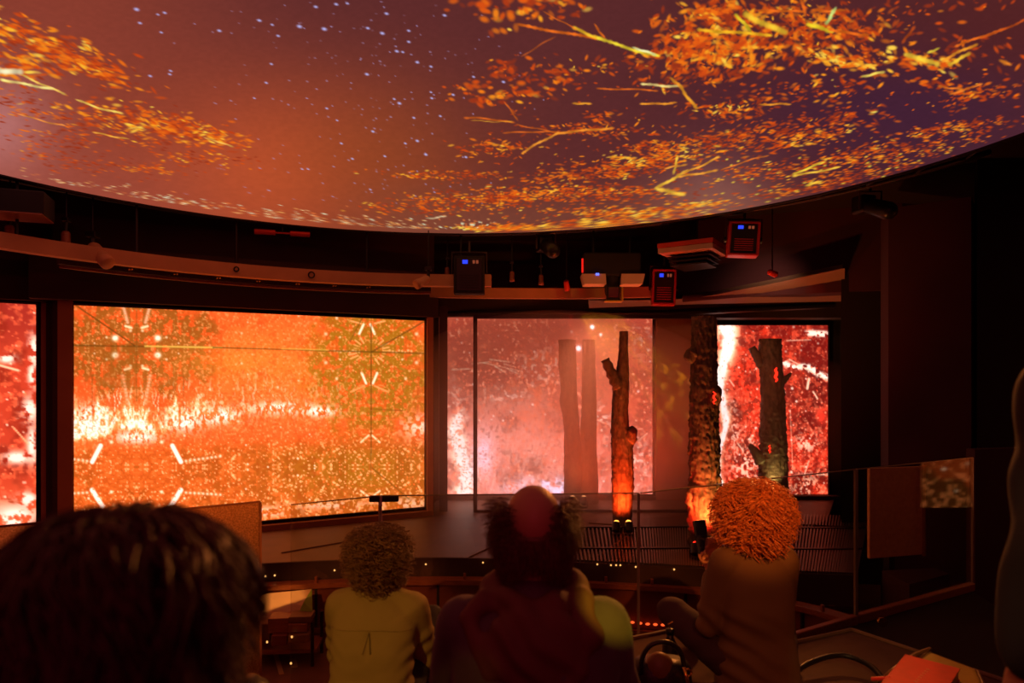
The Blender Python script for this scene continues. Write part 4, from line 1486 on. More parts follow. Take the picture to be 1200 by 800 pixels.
# ================================================================== GLASS BALUSTRADE
GT = -0.56
tops = [P(215, 597, GT), P(305, 588.4, GT), P(339, 590, GT), P(447, 581, GT), P(750, 578, GT), P(1003, 550, GT), P(1140, 536, GT)]
tops[2] = Q(339, 590.5, 3.16)
tops[2].z = Z(GT)
ledge = thing('ledge', 'dark narrow ledge under the glass balustrade', 'ledge', (0, 3.3, Z(PIT)))
lp = [(p.x, p.y + 0.10) for p in tops[1:]] + [(3.1, 3.2)] + [(p.x, p.y + 0.02) for p in reversed(fe[2:10])]
MB().prism(lp, Z(PIT), Z(TD)).build('body', M['black'], ledge)
LGL = ('clear glass panel behind the green shirt, left of its post', 'long clear glass panel behind the bald man',
       'clear glass panel behind the ginger haired woman', 'clear glass panel at right with a fiery reflection')
for k, (i, lab) in enumerate(zip((2, 3, 4, 5), LGL)):
    a, b = tops[i].copy(), tops[i + 1].copy()
    d = (b - a)
    d.z = 0
    d.normalize()
    a, b = a + d * 0.008, b - d * 0.008
    c = (a + b) / 2
    root = thing('glass_panel', lab, 'glass panel', (c.x, c.y, Z(TD)), 'glass balustrade')
    Lx, rz = (Vector((b.x, b.y, 0)) - Vector((a.x, a.y, 0))).length, math.atan2(d.y, d.x)
    hh = GT - TD
    MB().box((c.x, c.y, Z(TD + hh / 2)), (Lx, 0.012, hh), rz).build('pane', M['glass'], root)
    MB().box((c.x, c.y, Z(GT + 0.002)), (Lx, 0.013, 0.005), rz).build('top_edge', M['glassedge'], root)
    for e in ((b,) if k < 3 else (b, a)):
        MB().box((e.x, e.y, Z(TD + hh / 2)), (0.012, 0.014, hh), rz).build('side_edge', M['glassedge'], root)
    MB().box((c.x, c.y, Z(TD + 0.03)), (Lx, 0.045, 0.06), rz, 0.006).build('clamp_channel', M['rail'] if k > 1 else M['satin'], root)
# round clamp on the right hand glass
q = P(1029, 733, -1.55)
MB().lathe([(0.03, -0.01), (0.03, 0.01), (0.012, 0.012)], q + Vector((0, -0.05, 0.04)), 14, Matrix.Rotation(R(90), 3, 'X')).build('clamp', M['gold'], root)

a, b = tops[0].copy(), tops[1].copy()
d = (b - a).normalized()
a2 = b - d * 1.25
root = thing('frosted_panel', 'speckled frosted panel beside the blurred dark hair', 'panel', ((a2.x + b.x) / 2, (a2.y + b.y) / 2, Z(TD)))
c = (a2 + b) / 2
rz = math.atan2(d.y, d.x)
MB().box((c.x, c.y, Z((GT - 0.0 + PIT) / 2)), (1.25, 0.012, GT - PIT), rz).build('sheet', M['frosted'], root)
MB().box((c.x, c.y, Z(GT + 0.003)), (1.25, 0.016, 0.008), rz).build('top_edge', M['plinth'], root)
MB().box((b.x, b.y, Z((GT + PIT) / 2)), (0.01, 0.016, GT - PIT), rz).build('side_edge', M['plinth'], root)

# dark bar clipped to the top of the glass
q = Q(450, 584, tops[3].y - 0.02)
root = thing('sensor_bar', 'small dark bar clipped to the glass above the curly hair', 'device', (q.x, q.y, q.z - 0.02))
MB().box(q, (0.145, 0.03, 0.032), R(4), 0.006).build('casing', M['satin'], root)
MB().box(q + Vector((-0.012, -0.016, -0.01)), (0.012, 0.006, 0.05), 0, 0.002).build('clip', M['white'], root)
MB().tube([q + Vector((-0.012, 0.0, -0.02)), q + Vector((-0.012, 0.0, -0.25))], 0.0025, 6).build('cable', M['white'], root)

# solid parapet after the glass, and a rust-brown board beyond it
a, b = Vector((3.54, 5.22, 0)), Vector((4.7, 5.5, 0))
struct('wall_parapet', MB().prism([(a.x, a.y), (b.x, b.y), (b.x, b.y + 0.1), (a.x, a.y + 0.1)], Z(PIT), Z(-0.50)), M['maroon'])
a, b = Q(1018, 551, 5.6), Q(1081, 547, 5.75)
root = thing('board', 'rust-brown upright board seen through the right glass panel', 'board', ((a.x + b.x) / 2, 5.7, Z(-1.95)))
rz = math.atan2(b.y - a.y, b.x - a.x)
MB().box(((a.x + b.x) / 2, 5.68, Z(-1.06)), ((b - a).length, 0.03, 0.74), rz, 0.004).build('sheet', M['brownboard'], root)
MB().box((b.x, b.y - 0.02, Z(-1.06)), (0.018, 0.03, 0.76), rz, 0.003).build('side_trim', M['plinth'], root)
MB().box(((a.x + b.x) / 2, 5.78, Z(-1.6)), (0.06, 0.06, 1.2), rz).build('post', M['black'], root)
MB().box((3.55, 5.6, Z(-1.75)), (2.0, 0.7, 0.9), R(12), 0.01)
mb = MB()
mb.prism([(2.98, 5.12), (3.46, 5.40), (3.46, 5.58), (2.98, 5.50)], Z(PIT), Z(-1.50))
tag(mb.build('cabinet', M['maroon']), 'low dark maroon cabinet behind the right glass panel', 'cabinet')

# ================================================================== CONSOLE IN THE PIT
cx0 = Q(336, 735, 5.45)
root = thing('equipment_cart', 'low equipment cart with a pale leaning board, down in the pit', 'cart', (cx0.x, 5.5, Z(PIT)))
for (x0, x1, px0, px1) in ((300, 366, 0, 0),):
    a, b, c, d = Q(296, 697, 5.62), Q(365, 690, 5.55), Q(365, 712, 5.42), Q(296, 727, 5.5)
    e = Vector((0, 0.02, -0.01))
    MB().add([a, b, c, d, a + e, b + e, c + e, d + e], [(0, 3, 2, 1), (4, 5, 6, 7), (0, 1, 5, 4), (1, 2, 6, 5), (2, 3, 7, 6), (3, 0, 4, 7)]).build('board', M['consolewhite'], root)
a, b, c, d = Q(365, 690, 5.54), Q(366, 716, 5.40), Q(350, 718, 5.41), Q(356, 705, 5.45)
e = Vector((0, 0.012, 0))
MB().add([a, b, c, d, a + e, b + e, c + e, d + e], [(0, 3, 2, 1), (4, 5, 6, 7), (0, 1, 5, 4), (1, 2, 6, 5), (2, 3, 7, 6), (3, 0, 4, 7)]).build('side_flap', M['panelgreen'], root)
for (px, py, w, h, y, m) in ((329, 729, 24, 17, 5.35, 'rail'), (354, 722, 26, 7, 5.36, 'tan'), (351, 732, 22, 10, 5.34, 'rail'), (330, 746, 18, 12, 5.3, 'pitwall'),
                             (352, 744, 24, 9, 5.3, 'tan'), (310, 738, 18, 22, 5.38, 'pitwall'), (340, 738, 8, 18, 5.4, 'black')):
    q = Q(px, py, y)
    s = y / F
    MB().box(q, (w * s, 0.16, h * s), 0.1, 0.006).build('equipment_box', M[m], root)
for (px, py) in ((342, 746), (313, 752), (341, 777), (302, 773)):
    q = Q(px, py, 5.2) if py < 760 else P(px, py, -2.16)
    mb = MB().ell(q, (0.008, 0.008, 0.010), 8, 6)
    mb.build('indicator', M['dot'], root)
q = Q(340, 757, 5.35)
MB().box((cx0.x, 5.45, Z(-2.08)), (0.52, 0.3, 0.03), 0.1, 0.004).build('shelf', M['rail'], root)
for dx, dy in ((-.24, -.12), (.24, -.12), (-.24, .14), (.24, .14)):
    MB().tube([(cx0.x + dx, 5.45 + dy, Z(PIT)), (cx0.x + dx, 5.45 + dy, Z(-1.86))], 0.014, 8).build('leg', M['satin'], root)
# strips of pale tape on the pit floor
for (x0, y0, x1, y1, w) in ((322, 763, 330, 790, 0.035), (343, 772, 345, 782, 0.05)):
    a, b = P(x0, y0, PIT), P(x1, y1, PIT)
    c = (a + b) / 2
    d = b - a
    tag(MB().box((c.x, c.y, Z(PIT) + 0.002), (w, d.length, 0.003), math.atan2(d.y, d.x) - R(90)).build('floor_tape', M['tape']),
        'long pale tape strip on the pit floor left of the green shirt' if w < 0.04 else 'short pale tape strip on the pit floor beside the longer one', 'tape')

# ================================================================== UNDER THE CEILING
# curved pale ring beam and lamp pipe
def arcpts(px0, px1, r, z, n):
    return [ringpt(px0 + (px1 - px0) * i / (n - 1), r, z) for i in range(n)]


rb = thing('ring_beam', 'pale curved beam hanging under the rim of the ceiling screen', 'beam', (-2, 6.6, Z(1.05)))
mb = MB()
ribbon(mb, arcpts(-260, 575, 3.92, 1.1, 48), 0.10, Z(1.05), Z(1.175))
mb.build('beam', M['beam'], rb)
for px in (-120, 20, 160, 277, 430, 540):                            # hangers
    p = ringpt(px, 3.97, 1.17)
    MB().tube([p, p + Vector((0, 0, 0.70))], 0.012, 8).build('hanger', M['satin'], rb)
for px, rr in ((277, 0.022), (365, 0.03)):
    p = ringpt(px, 3.90, 1.115)
    mb = MB()
    mb.tube([p + Vector((rr * math.cos(t), 0, rr * math.sin(t))) for t in np.linspace(0, 2 * math.pi, 15)], 0.007, 6)
    mb.build('ring_hook', M['black'], rb)
pp = thing('lamp_pipe', 'thin orange-brown pipe with paired clips above the wide screen', 'pipe', (-2, 6.9, Z(1.0)))
MB().tube(arcpts(70, 505, 4.13, 1.0, 30), 0.014, 8).build('pipe', M['rail'], pp, True)
mb = MB()
ribbon(mb, arcpts(70, 505, 4.10, 1.0, 30), 0.06, Z(1.02), Z(1.07))
mb.build('channel', M['wall'], pp)
for px in (153, 206, 256, 303, 349, 392, 432):
    p = ringpt(px, 4.06, 1.04)
    for dx in (-0.013, 0.013):
        MB().ell(p + Vector((dx, 0, 0)), (0.009, 0.009, 0.009), 8, 6).build('clip', M['gold'], pp)

# second, dimmer beam over the stage and dark trussing
rb2 = thing('ring_beam', 'dim curved beam over the haze between the hanging lamps', 'beam', (0.5, 8.0, Z(1.05)))
mb = MB()
ribbon(mb, spline([Q(500, 331, 8.0), Q(600, 332, 8.1), Q(700, 339, 8.1), Q(790, 346, 7.9)], 24), 0.08, Z(1.02), Z(1.14))
mb.build('beam', M['beam'], rb2)
tr = thing('truss', 'dark lighting truss hidden behind the rim of the ceiling screen', 'truss', (0.5, 7.4, Z(1.5)))
for z, r in ((1.68, 4.05), (1.68, 4.25)):
    MB().tube(arcpts(-100, 1160, r, z, 40), 0.024, 8).build('chord', M['satin'], tr, True)
mb = MB()
p0, p1 = arcpts(-100, 1160, 4.05, 1.68, 44), arcpts(-100, 1160, 4.25, 1.68, 44)
for i in range(43):
    a, b = (p0[i], p1[i + 1]) if i % 2 else (p1[i], p0[i + 1])
    mb.tube([a, b], 0.009, 6)
mb.build('lacing', M['satin'], tr)
for px in (0, 160, 320, 480, 640, 800, 960, 1120):
    p = ringpt(px, 4.15, 1.68)
    MB().tube([p, p + Vector((0, 0, 0.27))], 0.012, 8).build('hanger', M['satin'], tr)


def wash_light(label, px0, px1, py0, py1, yd, casing, face, tilt=0.0, roll=0.0, trim=None):
    """square stage light seen from its back: body, yoke, readout, buttons"""
    s = yd / F
    w, h = (px1 - px0) * s, (py1 - py0) * s
    c = Q((px0 + px1) / 2, (py0 + py1) / 2, yd)
    root = thing('stage_light', label, 'stage light', (0, 0, 0), 'square stage lights under the ceiling screen')
    MB().box((0, 0, 0), (w, 0.16, h), 0, 0.012).build('body', casing, root, world=False)
    MB().box((0, -0.084, 0), (w * 0.82, 0.012, h * 0.86), 0, 0.004).build('back_plate', face, root, world=False)
    if trim is not None:
        for dx, dz, sx_, sz_ in ((0, h / 2 - .008, w, .016), (0, -h / 2 + .008, w, .016), (-w / 2 + .008, 0, .016, h), (w / 2 - .008, 0, .016, h)):
            MB().box((dx, -0.09, dz), (sx_, 0.02, sz_), 0, 0.003).build('rim_bar', trim, root, world=False)
    MB().box((-w * 0.13, -0.094, h * 0.33), (w * 0.17, 0.008, h * 0.10), 0, 0.002).build('readout', M['lcd'], root, world=False)
    for k in range(2):
        MB().box((w * (0.15 + 0.11 * k), -0.094, h * 0.33), (w * 0.075, 0.008, h * 0.085), 0, 0.002).build('button', M['button'], root, world=False)
    yk = [(-w / 2 - 0.02, 0, 0), (-w / 2 - 0.02, 0, h * 0.62), (w / 2 + 0.02, 0, h * 0.62), (w / 2 + 0.02, 0, 0)]
    MB().tube(yk, 0.010, 8).build('yoke', M['slat'], root, world=False)
    for sg in (-1, 1):
        MB().lathe([(0.028, -0.012), (0.028, 0.012)], (sg * (w / 2 + 0.02), 0, 0), 12, Matrix.Rotation(R(90), 3, 'Y')).build('knob', M['satin'], root, world=False)
    MB().tube([(0, 0, h * 0.62), (0, 0, h * 0.62 + 0.12)], 0.014, 8).build('clamp_stem', M['slat'], root, world=False)
    for k in range(6):
        MB().box((0, -0.088, -h * 0.02 - k * h * 0.065), (w * 0.6, 0.01, h * 0.018)).build('cooling_fin', casing, root, world=False)
    root.location = c
    root.rotation_euler = (R(tilt), R(roll), -math.atan2(c.x, c.y) * 0.6)
    return root


wash_light('black square stage light with blue readout, left of the others', 532, 568, 301, 345, 7.35, M['black'], M['satin'])
wash_light('red lit square stage light with a blue readout, behind the moving head', 764, 791, 317, 358, 7.9, M['darkred'], M['black'], roll=2, trim=M['darkred'])
wash_light('square stage light, red light put into its rim colour, blue readout, highest and rightmost', 853, 888, 262, 301, 6.7, M['darkred'], M['black'], roll=4, trim=M['darkred'])


def moving_head(px, py, yd):
    c = Q(px, py, yd)
    root = thing('moving_head_light', 'moving head stage light with two pale side pods and a yellow ring', 'stage light', (0, 0, 0))
    MB().box((-0.01, 0, 0.13), (0.62, 0.22, 0.26), 0, 0.02).build('base', M['black'], root, world=False)
    for sg in (-1, 1):
        mb = MB()
        mb.prism([(sg * 0.34, -0.13), (sg * 0.085, -0.13), (sg * 0.085, 0.1), (sg * 0.34, 0.1)][::sg], -0.09, 0.02)
        mb.v = [(v[0] * (0.92 if v[2] < -0.05 else 1), v[1], v[2]) for v in mb.v]
        mb.build('side_pod', M['white'], root, world=False)
    MB().cone((0, -0.02, 0.06), 0.08, (0, -0.03, -0.16), 0.085, 16).build('head', M['black'], root, True, world=False)
    MB().box((0, -0.10, -0.19), (0.15, 0.05, 0.17), 0, 0.015).build('lens_hood', M['black'], root, world=False)
    for dx, dz, w, h in ((0, -0.275, 0.19, 0.02), (0.095, -0.2, 0.02, 0.15)):
        MB().box((dx, -0.10, dz), (w, 0.07, h), 0, 0.006).build('lens_ring', M['yellow'], root, world=False)
    MB().box((0, -0.13, -0.18), (0.11, 0.012, 0.11), 0, 0.01).build('lens', M['lens'], root, world=False)
    MB().box((-0.335, -0.12, 0.11), (0.018, 0.02, 0.15)).build('red_strip', M['redled'], root, world=False)
    for dx in (-0.185, -0.165):
        MB().box((dx, -0.135, 0.015), (0.012, 0.01, 0.022)).build('indicator', M['lcdsmall'], root, world=False)
    for dx in (-0.2, 0.2):
        MB().tube([(dx, 0, 0.26), (dx, 0, Z(1.95) - c.z)], 0.016, 8).build('clamp', M['satin'], root, world=False)
    root.location = c
    return root


mh = moving_head(717, 325, 7.35)
mh.scale = (0.98, 0.98, 0.98)

# pale finned projector casing
qs = [P(771, 297, 1.35), P(835, 290, 1.35), P(852, 300, 1.35), P(797, 307.5, 1.35)]
c = sum(qs, Vector()) / 4
root = thing('projector', 'pale flat projector with dark cooling fins beside the moving head', 'projector', c)


def slabq(k, z0, z1, name, mat, dx=0.0, dy=0.0):
    pts = [(c.x + (q.x - c.x) * k + dx, c.y + (q.y - c.y) * k + dy) for q in qs]
    MB().prism(pts, Z(z0), Z(z1)).build(name, mat, root)


slabq(1.0, 1.35, 1.40, 'casing', M['white'])
slabq(1.02, 1.405, 1.45, 'lid', M['darkred'])
for k in range(3):
    slabq(0.80 - 0.06 * k, 1.312 - 0.036 * k, 1.326 - 0.036 * k, 'fin', M['satin'], 0.03, 0.06 + 0.02 * k)
slabq(0.26, 1.340, 1.346, 'port_frame', M['satin'], 0.06, 0.0)
slabq(0.16, 1.334, 1.339, 'lens_port', M['black'], 0.06, 0.0)
slabq(0.12, 1.45, 2.0, 'stem', M['satin'])


def can_light(label, p0, p1, r, mat, group):
    """small spot can on a short drop"""
    p0, p1 = Vector(p0), Vector(p1)
    root = thing('spot_can', label, 'spotlight', (0, 0, 0), group)
    d = (p1 - p0)
    L_ = d.length
    rot = d.to_track_quat('Z', 'Y').to_matrix()
    MB().lathe([(r * 0.7, 0), (r, L_ * 0.12), (r, L_ * 0.7), (r * 1.12, L_ * 0.72), (r * 1.12, L_ * 0.97), (r * 0.9, L_)], (0, 0, 0), 14, rot).build('can', mat, root, True, world=False)
    MB().tube([(0, 0, 0), (0, 0.01, 0.09)], r * 0.35, 8).build('stem', M['satin'], root, world=False)
    MB().tube([(0, 0.01, 0.10), (0, 0.01, Z(1.95) - p0.z)], 0.006, 6).build('drop_rod', M['satin'], root, world=False)
    MB().box((0, 0.01, 0.10), (r * 1.6, r * 1.6, r * 0.9), 0, 0.004).build('clamp', M['satin'], root, world=False)
    root.location = p0
    return root


can_light('pale tapered spot can below the beam, above the wide screen\'s left', Q(108, 288, 5.95), Q(127, 309, 5.85), 0.055, M['beam'], 'spot cans on the ring beam')
can_light('pale slanted spot can at the right end of the pale beam', Q(502, 326, 7.1), Q(487, 334, 7.0), 0.045, M['beam'], 'spot cans on the ring beam')
for (px, py, lab) in ((11, 264, 'small hanging lamp at far left above the pale beam'), (77, 271, 'small hanging lamp next along the pale beam from the left'),
                      (600, 318, 'small hanging lamp right of the black square light'), (634, 322, 'small hanging lamp left of the moving head'),
                      (524, 313, 'small hanging lamp against the black square light\'s left side')):
    r_ = 0.035 if px < 200 else 0.025
    yd = 5.5 if px < 50 else (5.75 if px < 200 else 7.45)
    q = Q(px, py, yd)
    can_light(lab, q, q + Vector((0.0, 0.0, -0.14 if px < 200 else -0.11)), r_, M['rail'], 'little hanging lamps')
# dim red tube lamp under the rim
a, b = Q(298, 271, 6.75), Q(363, 275, 6.95)
root = thing('tube_lamp', 'dim reddish tube lamp in the dark above the pale beam', 'lamp', ((a.x + b.x) / 2, 6.85, a.z))
MB().tube([a, a.lerp(b, .37)], 0.026, 10).build('tube', M['darkred'], root)
MB().tube([a.lerp(b, .64), b], 0.026, 10).build('tube', M['darkred'], root)
MB().tube([a.lerp(b, .3), a.lerp(b, .7)], 0.008, 8).build('holder', M['darkred'], root)
MB().tube([a.lerp(b, .5), a.lerp(b, .5) + Vector((0, 0, 0.2))], 0.008, 6).build('stem', M['satin'], root)
# two dark profile lights behind the rim
for (px, py, lab) in ((640, 291, 'black profile light in the dark left of the moving head'), (1020, 245, 'black profile light in the dark above the maroon panel')):
    yd = 7.3 if px < 900 else 6.2
    q = Q(px, py, yd)
    root = thing('profile_light', lab, 'stage light', (0, 0, 0), 'black profile lights')
    MB().cone((0, 0, 0.03), 0.07, (0.06, -0.18, -0.06), 0.08, 14).build('barrel', M['satin'], root, True, world=False)
    MB().box((-0.02, 0.08, 0.06), (0.15, 0.16, 0.16), 0.3, 0.02).build('lamp_house', M['satin'], root, world=False)
    MB().tube([(-0.1, 0, 0), (-0.1, 0, 0.16), (0.1, 0, 0.16), (0.1, 0, 0)], 0.009, 6).build('yoke', M['slat'], root, world=False)
    MB().tube([(0, 0, 0.16), (0, 0, Z(1.95) - q.z)], 0.012, 8).build('drop_rod', M['satin'], root, world=False)
    root.location = q
# dark box at the top left
q = Q(18, 240, 5.35)
root = thing('speaker_box', 'dark box hung at the top left under the ceiling screen', 'speaker', (q.x, q.y, q.z))
MB().box(q, (0.46, 0.3, 0.18), R(20), 0.01).build('cabinet', M['black'], root)
MB().box(q + Vector((0.0, -0.02, -0.095)), (0.46, 0.32, 0.012), R(20), 0.002).build('lower_edge', M['rail'], root)

# ================================================================== HAZE
def haze(name, label, c, r, density, col, aniso=0.2):
    m, nt, N, L_ = new_mat(name)
    N.remove(N['Principled BSDF'])
    v = N.new('ShaderNodeVolumeScatter')
    v.inputs['Color'].default_value = rgb(*col)
    v.inputs['Density'].default_value = density
    v.inputs['Anisotropy'].default_value = aniso
    L_.new(v.outputs[0], N['Material Output'].inputs['Volume'])
    o = MB().ell(c, r, 40, 24).build('haze', m, None, True)
    return tag(o, label, 'haze', kind='stuff')


haze('thick_haze', 'warm stage smoke hanging round the trunks and pink screen', (0.55, 8.25, Z(-0.5)), (2.35, 0.85, 1.40), 0.50, (255, 214, 196))
haze('thin_haze', 'thin warm smoke drifting over the whole stage', (0.2, 8.3, Z(-0.45)), (4.4, 0.95, 1.35), 0.08, (255, 220, 200))

# ================================================================== PEOPLE
def remesh(mb, voxel, smooth_it=6, subdiv=0):
    """join closed shapes into one continuous smooth surface"""
    me = mb.mesh('tmp')
    o = bpy.data.objects.new('tmp', me)
    COL.objects.link(o)
    m = o.modifiers.new('r', 'REMESH')
    m.mode = 'VOXEL'
    m.voxel_size = voxel
    if smooth_it:
        sm = o.modifiers.new('s', 'SMOOTH')
        sm.factor = 0.5
        sm.iterations = smooth_it
    dg = bpy.context.evaluated_depsgraph_get()
    dg.update()
    out = bpy.data.meshes.new_from_object(o.evaluated_get(dg))
    bpy.data.objects.remove(o)
    bpy.data.meshes.remove(me)
    return out


def fold(me, fn):
    """push the points of a cloth surface along their normals by fn(x, y, z)"""
    n = len(me.vertices)
    co = np.zeros(n * 3)
    me.vertices.foreach_get('co', co)
    no = np.zeros(n * 3)
    me.vertex_normals.foreach_get('vector', no)
    co, no = co.reshape(-1, 3), no.reshape(-1, 3)
    d = fn(co[:, 0], co[:, 1], co[:, 2])
    co = co + no * d[:, None]
    me.vertices.foreach_set('co', co.reshape(-1))
    me.update()
    return me


def bvh(me):
    return BVHTree.FromPolygons([v.co.copy() for v in me.vertices], [tuple(p.vertices) for p in me.polygons])


def on_back(tree_, x, z, lift=0.0):
    h = tree_.ray_cast(Vector((x, -2, z)), Vector((0, 1, 0)))
    return Vector((x, h[0].y - lift, z)) if h[0] is not None else Vector((x, 0, z))


def hand(mb, wrist, d, up, side):
    """palm, four fingers and a thumb, slightly curled"""
    d, up = Vector(d).normalized(), Vector(up).normalized()
    s = d.cross(up).normalized() * side
    wrist = Vector(wrist)
    for k in range(4):
        o = s * (0.027 - 0.018 * k)
        mb.cone(wrist + o * 0.6, 0.017, wrist + d * 0.085 + o, 0.012, 8)
        ln = (0.068, 0.076, 0.071, 0.056)[k]
        p = wrist + d * 0.085 + o * 1.15
        q1 = p + d * ln * 0.5 - up * 0.010
        q2 = q1 + d * ln * 0.34 - up * 0.022
        q3 = q2 + d * ln * 0.10 - up * 0.020
        mb.cone(p, 0.0098, q1, 0.0090, 8).cone(q1, 0.0090, q2, 0.0085, 8).cone(q2, 0.0085, q3, 0.0078, 8)
    t0 = wrist + s * 0.024 + d * 0.022
    t1 = t0 + s * 0.032 + d * 0.032 - up * 0.012
    t2 = t1 + s * 0.008 + d * 0.030 - up * 0.010
    mb.cone(t0, 0.014, t1, 0.0115, 8).cone(t1, 0.0115, t2, 0.009, 8)


def head_shapes(mb, c, tilt=0.0):
    """skull, jaw, nose, ears, lips and brow, facing +y"""
    c = Vector(c)
    rot = Matrix.Rotation(tilt, 3, 'X')
    A = lambda x, y, z: c + rot @ Vector((x, y, z))
    mb.ell(A(0, -0.008, 0.03), (0.074, 0.094, 0.088), 24, 16, rx=tilt)
    mb.ell(A(0, 0.022, -0.035), (0.060, 0.068, 0.072), 20, 14, rx=tilt)
    mb.cone(A(0, 0.062, -0.082), 0.026, A(0, 0.056, -0.070), 0.030, 12)
    mb.cone(A(0, 0.088, 0.012), 0.009, A(0, 0.108, -0.022), 0.013, 10)
    mb.ell(A(0, 0.100, -0.028), (0.019, 0.010, 0.009), 12, 8)
    mb.ell(A(0, 0.083, -0.052), (0.025, 0.012, 0.006), 12, 8)
    mb.ell(A(0, 0.082, -0.064), (0.021, 0.012, 0.007), 12, 8)
    mb.cone(A(-0.034, 0.078, 0.025), 0.010, A(0.034, 0.078, 0.025), 0.010, 10)
    for sg in (-1, 1):
        mb.ell(A(sg * 0.076, -0.002, -0.012), (0.011, 0.020, 0.032), 12, 10, rz=sg * -0.35)
        mb.ell(A(sg * 0.045, 0.062, -0.025), (0.020, 0.020, 0.018), 12, 8)
    return A


def figure(name, label, loc, yaw, J, cloth, sleeve_r=(0.062, 0.050, 0.040), torso=None, thigh=0.082, mats=('shirt', 'dark_trousers'),
           folds=None, collar=None, scale=1.0, group=None, head_tilt=0.0):
    root = thing(name, label, 'person', (0, 0, 0), group)
    V = lambda k: Vector(J[k])
    # skin: one continuous body
    mb = MB()
    A = head_shapes(mb, J['head'], head_tilt)
    mb.cone(V('neck'), 0.055, V('head') + Vector((0, -0.012, -0.045)), 0.052, 16)
    mb.loft([((c[0], c[1], c[2]), a * 0.86, b * 0.84) for (c, a, b) in torso], 28)
    for sd in ('l', 'r'):
        sg = -1 if sd == 'l' else 1
        mb.cone(V('sh_' + sd), 0.050, V('el_' + sd), 0.039, 14)
        mb.cone(V('el_' + sd), 0.039, V('wr_' + sd), 0.026, 14)
        wd = (V('wr_' + sd) - V('el_' + sd)).normalized()
        hd = Vector(J.get('hd_' + sd, wd))
        hu = Vector(J.get('hu_' + sd, (0, 0, 1)))
        hand(mb, V('wr_' + sd), hd, hu, -sg)
        mb.cone(V('hip_' + sd), thigh * 0.9, V('kn_' + sd), 0.050, 14)
        mb.cone(V('kn_' + sd), 0.050, V('an_' + sd), 0.034, 14)
    body = remesh(mb, 0.0075, 4)
    link_mesh('body', body, M['skin'], root, True)
    # eyes
    for sg in (-1, 1):
        e = MB().ell(A(sg * 0.031, 0.074, 0.006), (0.0125, 0.0125, 0.0115), 14, 10).build('eye', M['eye'], root, True, world=False)
        MB().ell(A(sg * 0.031, 0.0825, 0.006), (0.006, 0.005, 0.006), 10, 8).build('iris', M['iris'], e, True, world=False)
    # trousers
    mb = MB()
    mb.ell(V('pelvis'), (0.165, 0.125, 0.115), 24, 14)
    for sd in ('l', 'r'):
        mb.cone(V('hip_' + sd), thigh + 0.012, V('kn_' + sd), 0.068, 18)
        mb.cone(V('kn_' + sd), 0.066, V('an_' + sd) + (V('kn_' + sd) - V('an_' + sd)).normalized() * 0.03, 0.054, 16)
    tm = remesh(mb, 0.011, 5)
    fold(tm, lambda x, y, z: 0.005 * (noise3(x * 14, y * 14 + z * 22, z * 9, 3) - 0.5) * 2)
    link_mesh('trousers', tm, M[mats[1]], root, True)
    # shoes
    for sd in ('l', 'r'):
        f = Vector(J.get('ft_' + sd, (0, 1, 0))).normalized()
        a = V('an_' + sd)
        mb = MB().cone(a + Vector((0, 0, -0.035)) - f * 0.03, 0.042, a + f * 0.13 + Vector((0, 0, -0.05)), 0.036, 12)
        mb.cone(a + Vector((0, 0, 0.01)), 0.044, a + Vector((0, 0, -0.04)), 0.044, 12)
        link_mesh('shoe', remesh(mb, 0.010, 3), M['shoe'], root, True)
    # garment
    mb = MB()
    mb.loft(torso, 40)
    for sd in ('l', 'r'):
        sg = -1 if sd == 'l' else 1
        mb.cone(V('sh_' + sd), sleeve_r[0], V('el_' + sd), sleeve_r[1], 18)
        w = V('el_' + sd).lerp(V('wr_' + sd), 0.86)
        mb.cone(V('el_' + sd), sleeve_r[1], w, sleeve_r[2], 18)
        mb.cone(V('sh_' + sd), sleeve_r[0] * 0.95, V('neck') + Vector((sg * 0.055, 0, -0.015)), 0.052, 16)
    if collar:
        mb.cone(V('neck') + Vector((0, -0.005, -0.02)), collar[0], V('neck') + Vector((0, 0.0, collar[1])), collar[0] - 0.004, 20)
    gm = remesh(mb, 0.0085, 8)
    if folds:
        fold(gm, folds)
    go = link_mesh(cloth, gm, M[mats[0]], root, True)
    root.location = loc
    root.rotation_euler = (0, 0, yaw)
    root.scale = (scale,) * 3
    return root, go, gm, A


def seam(parent, tr, pts, r, mat, name='seam', lift=0.001):
    return MB().tube([on_back(tr, a, b, lift) for a, b in pts], r, 6).build(name, mat, parent, True, world=False)


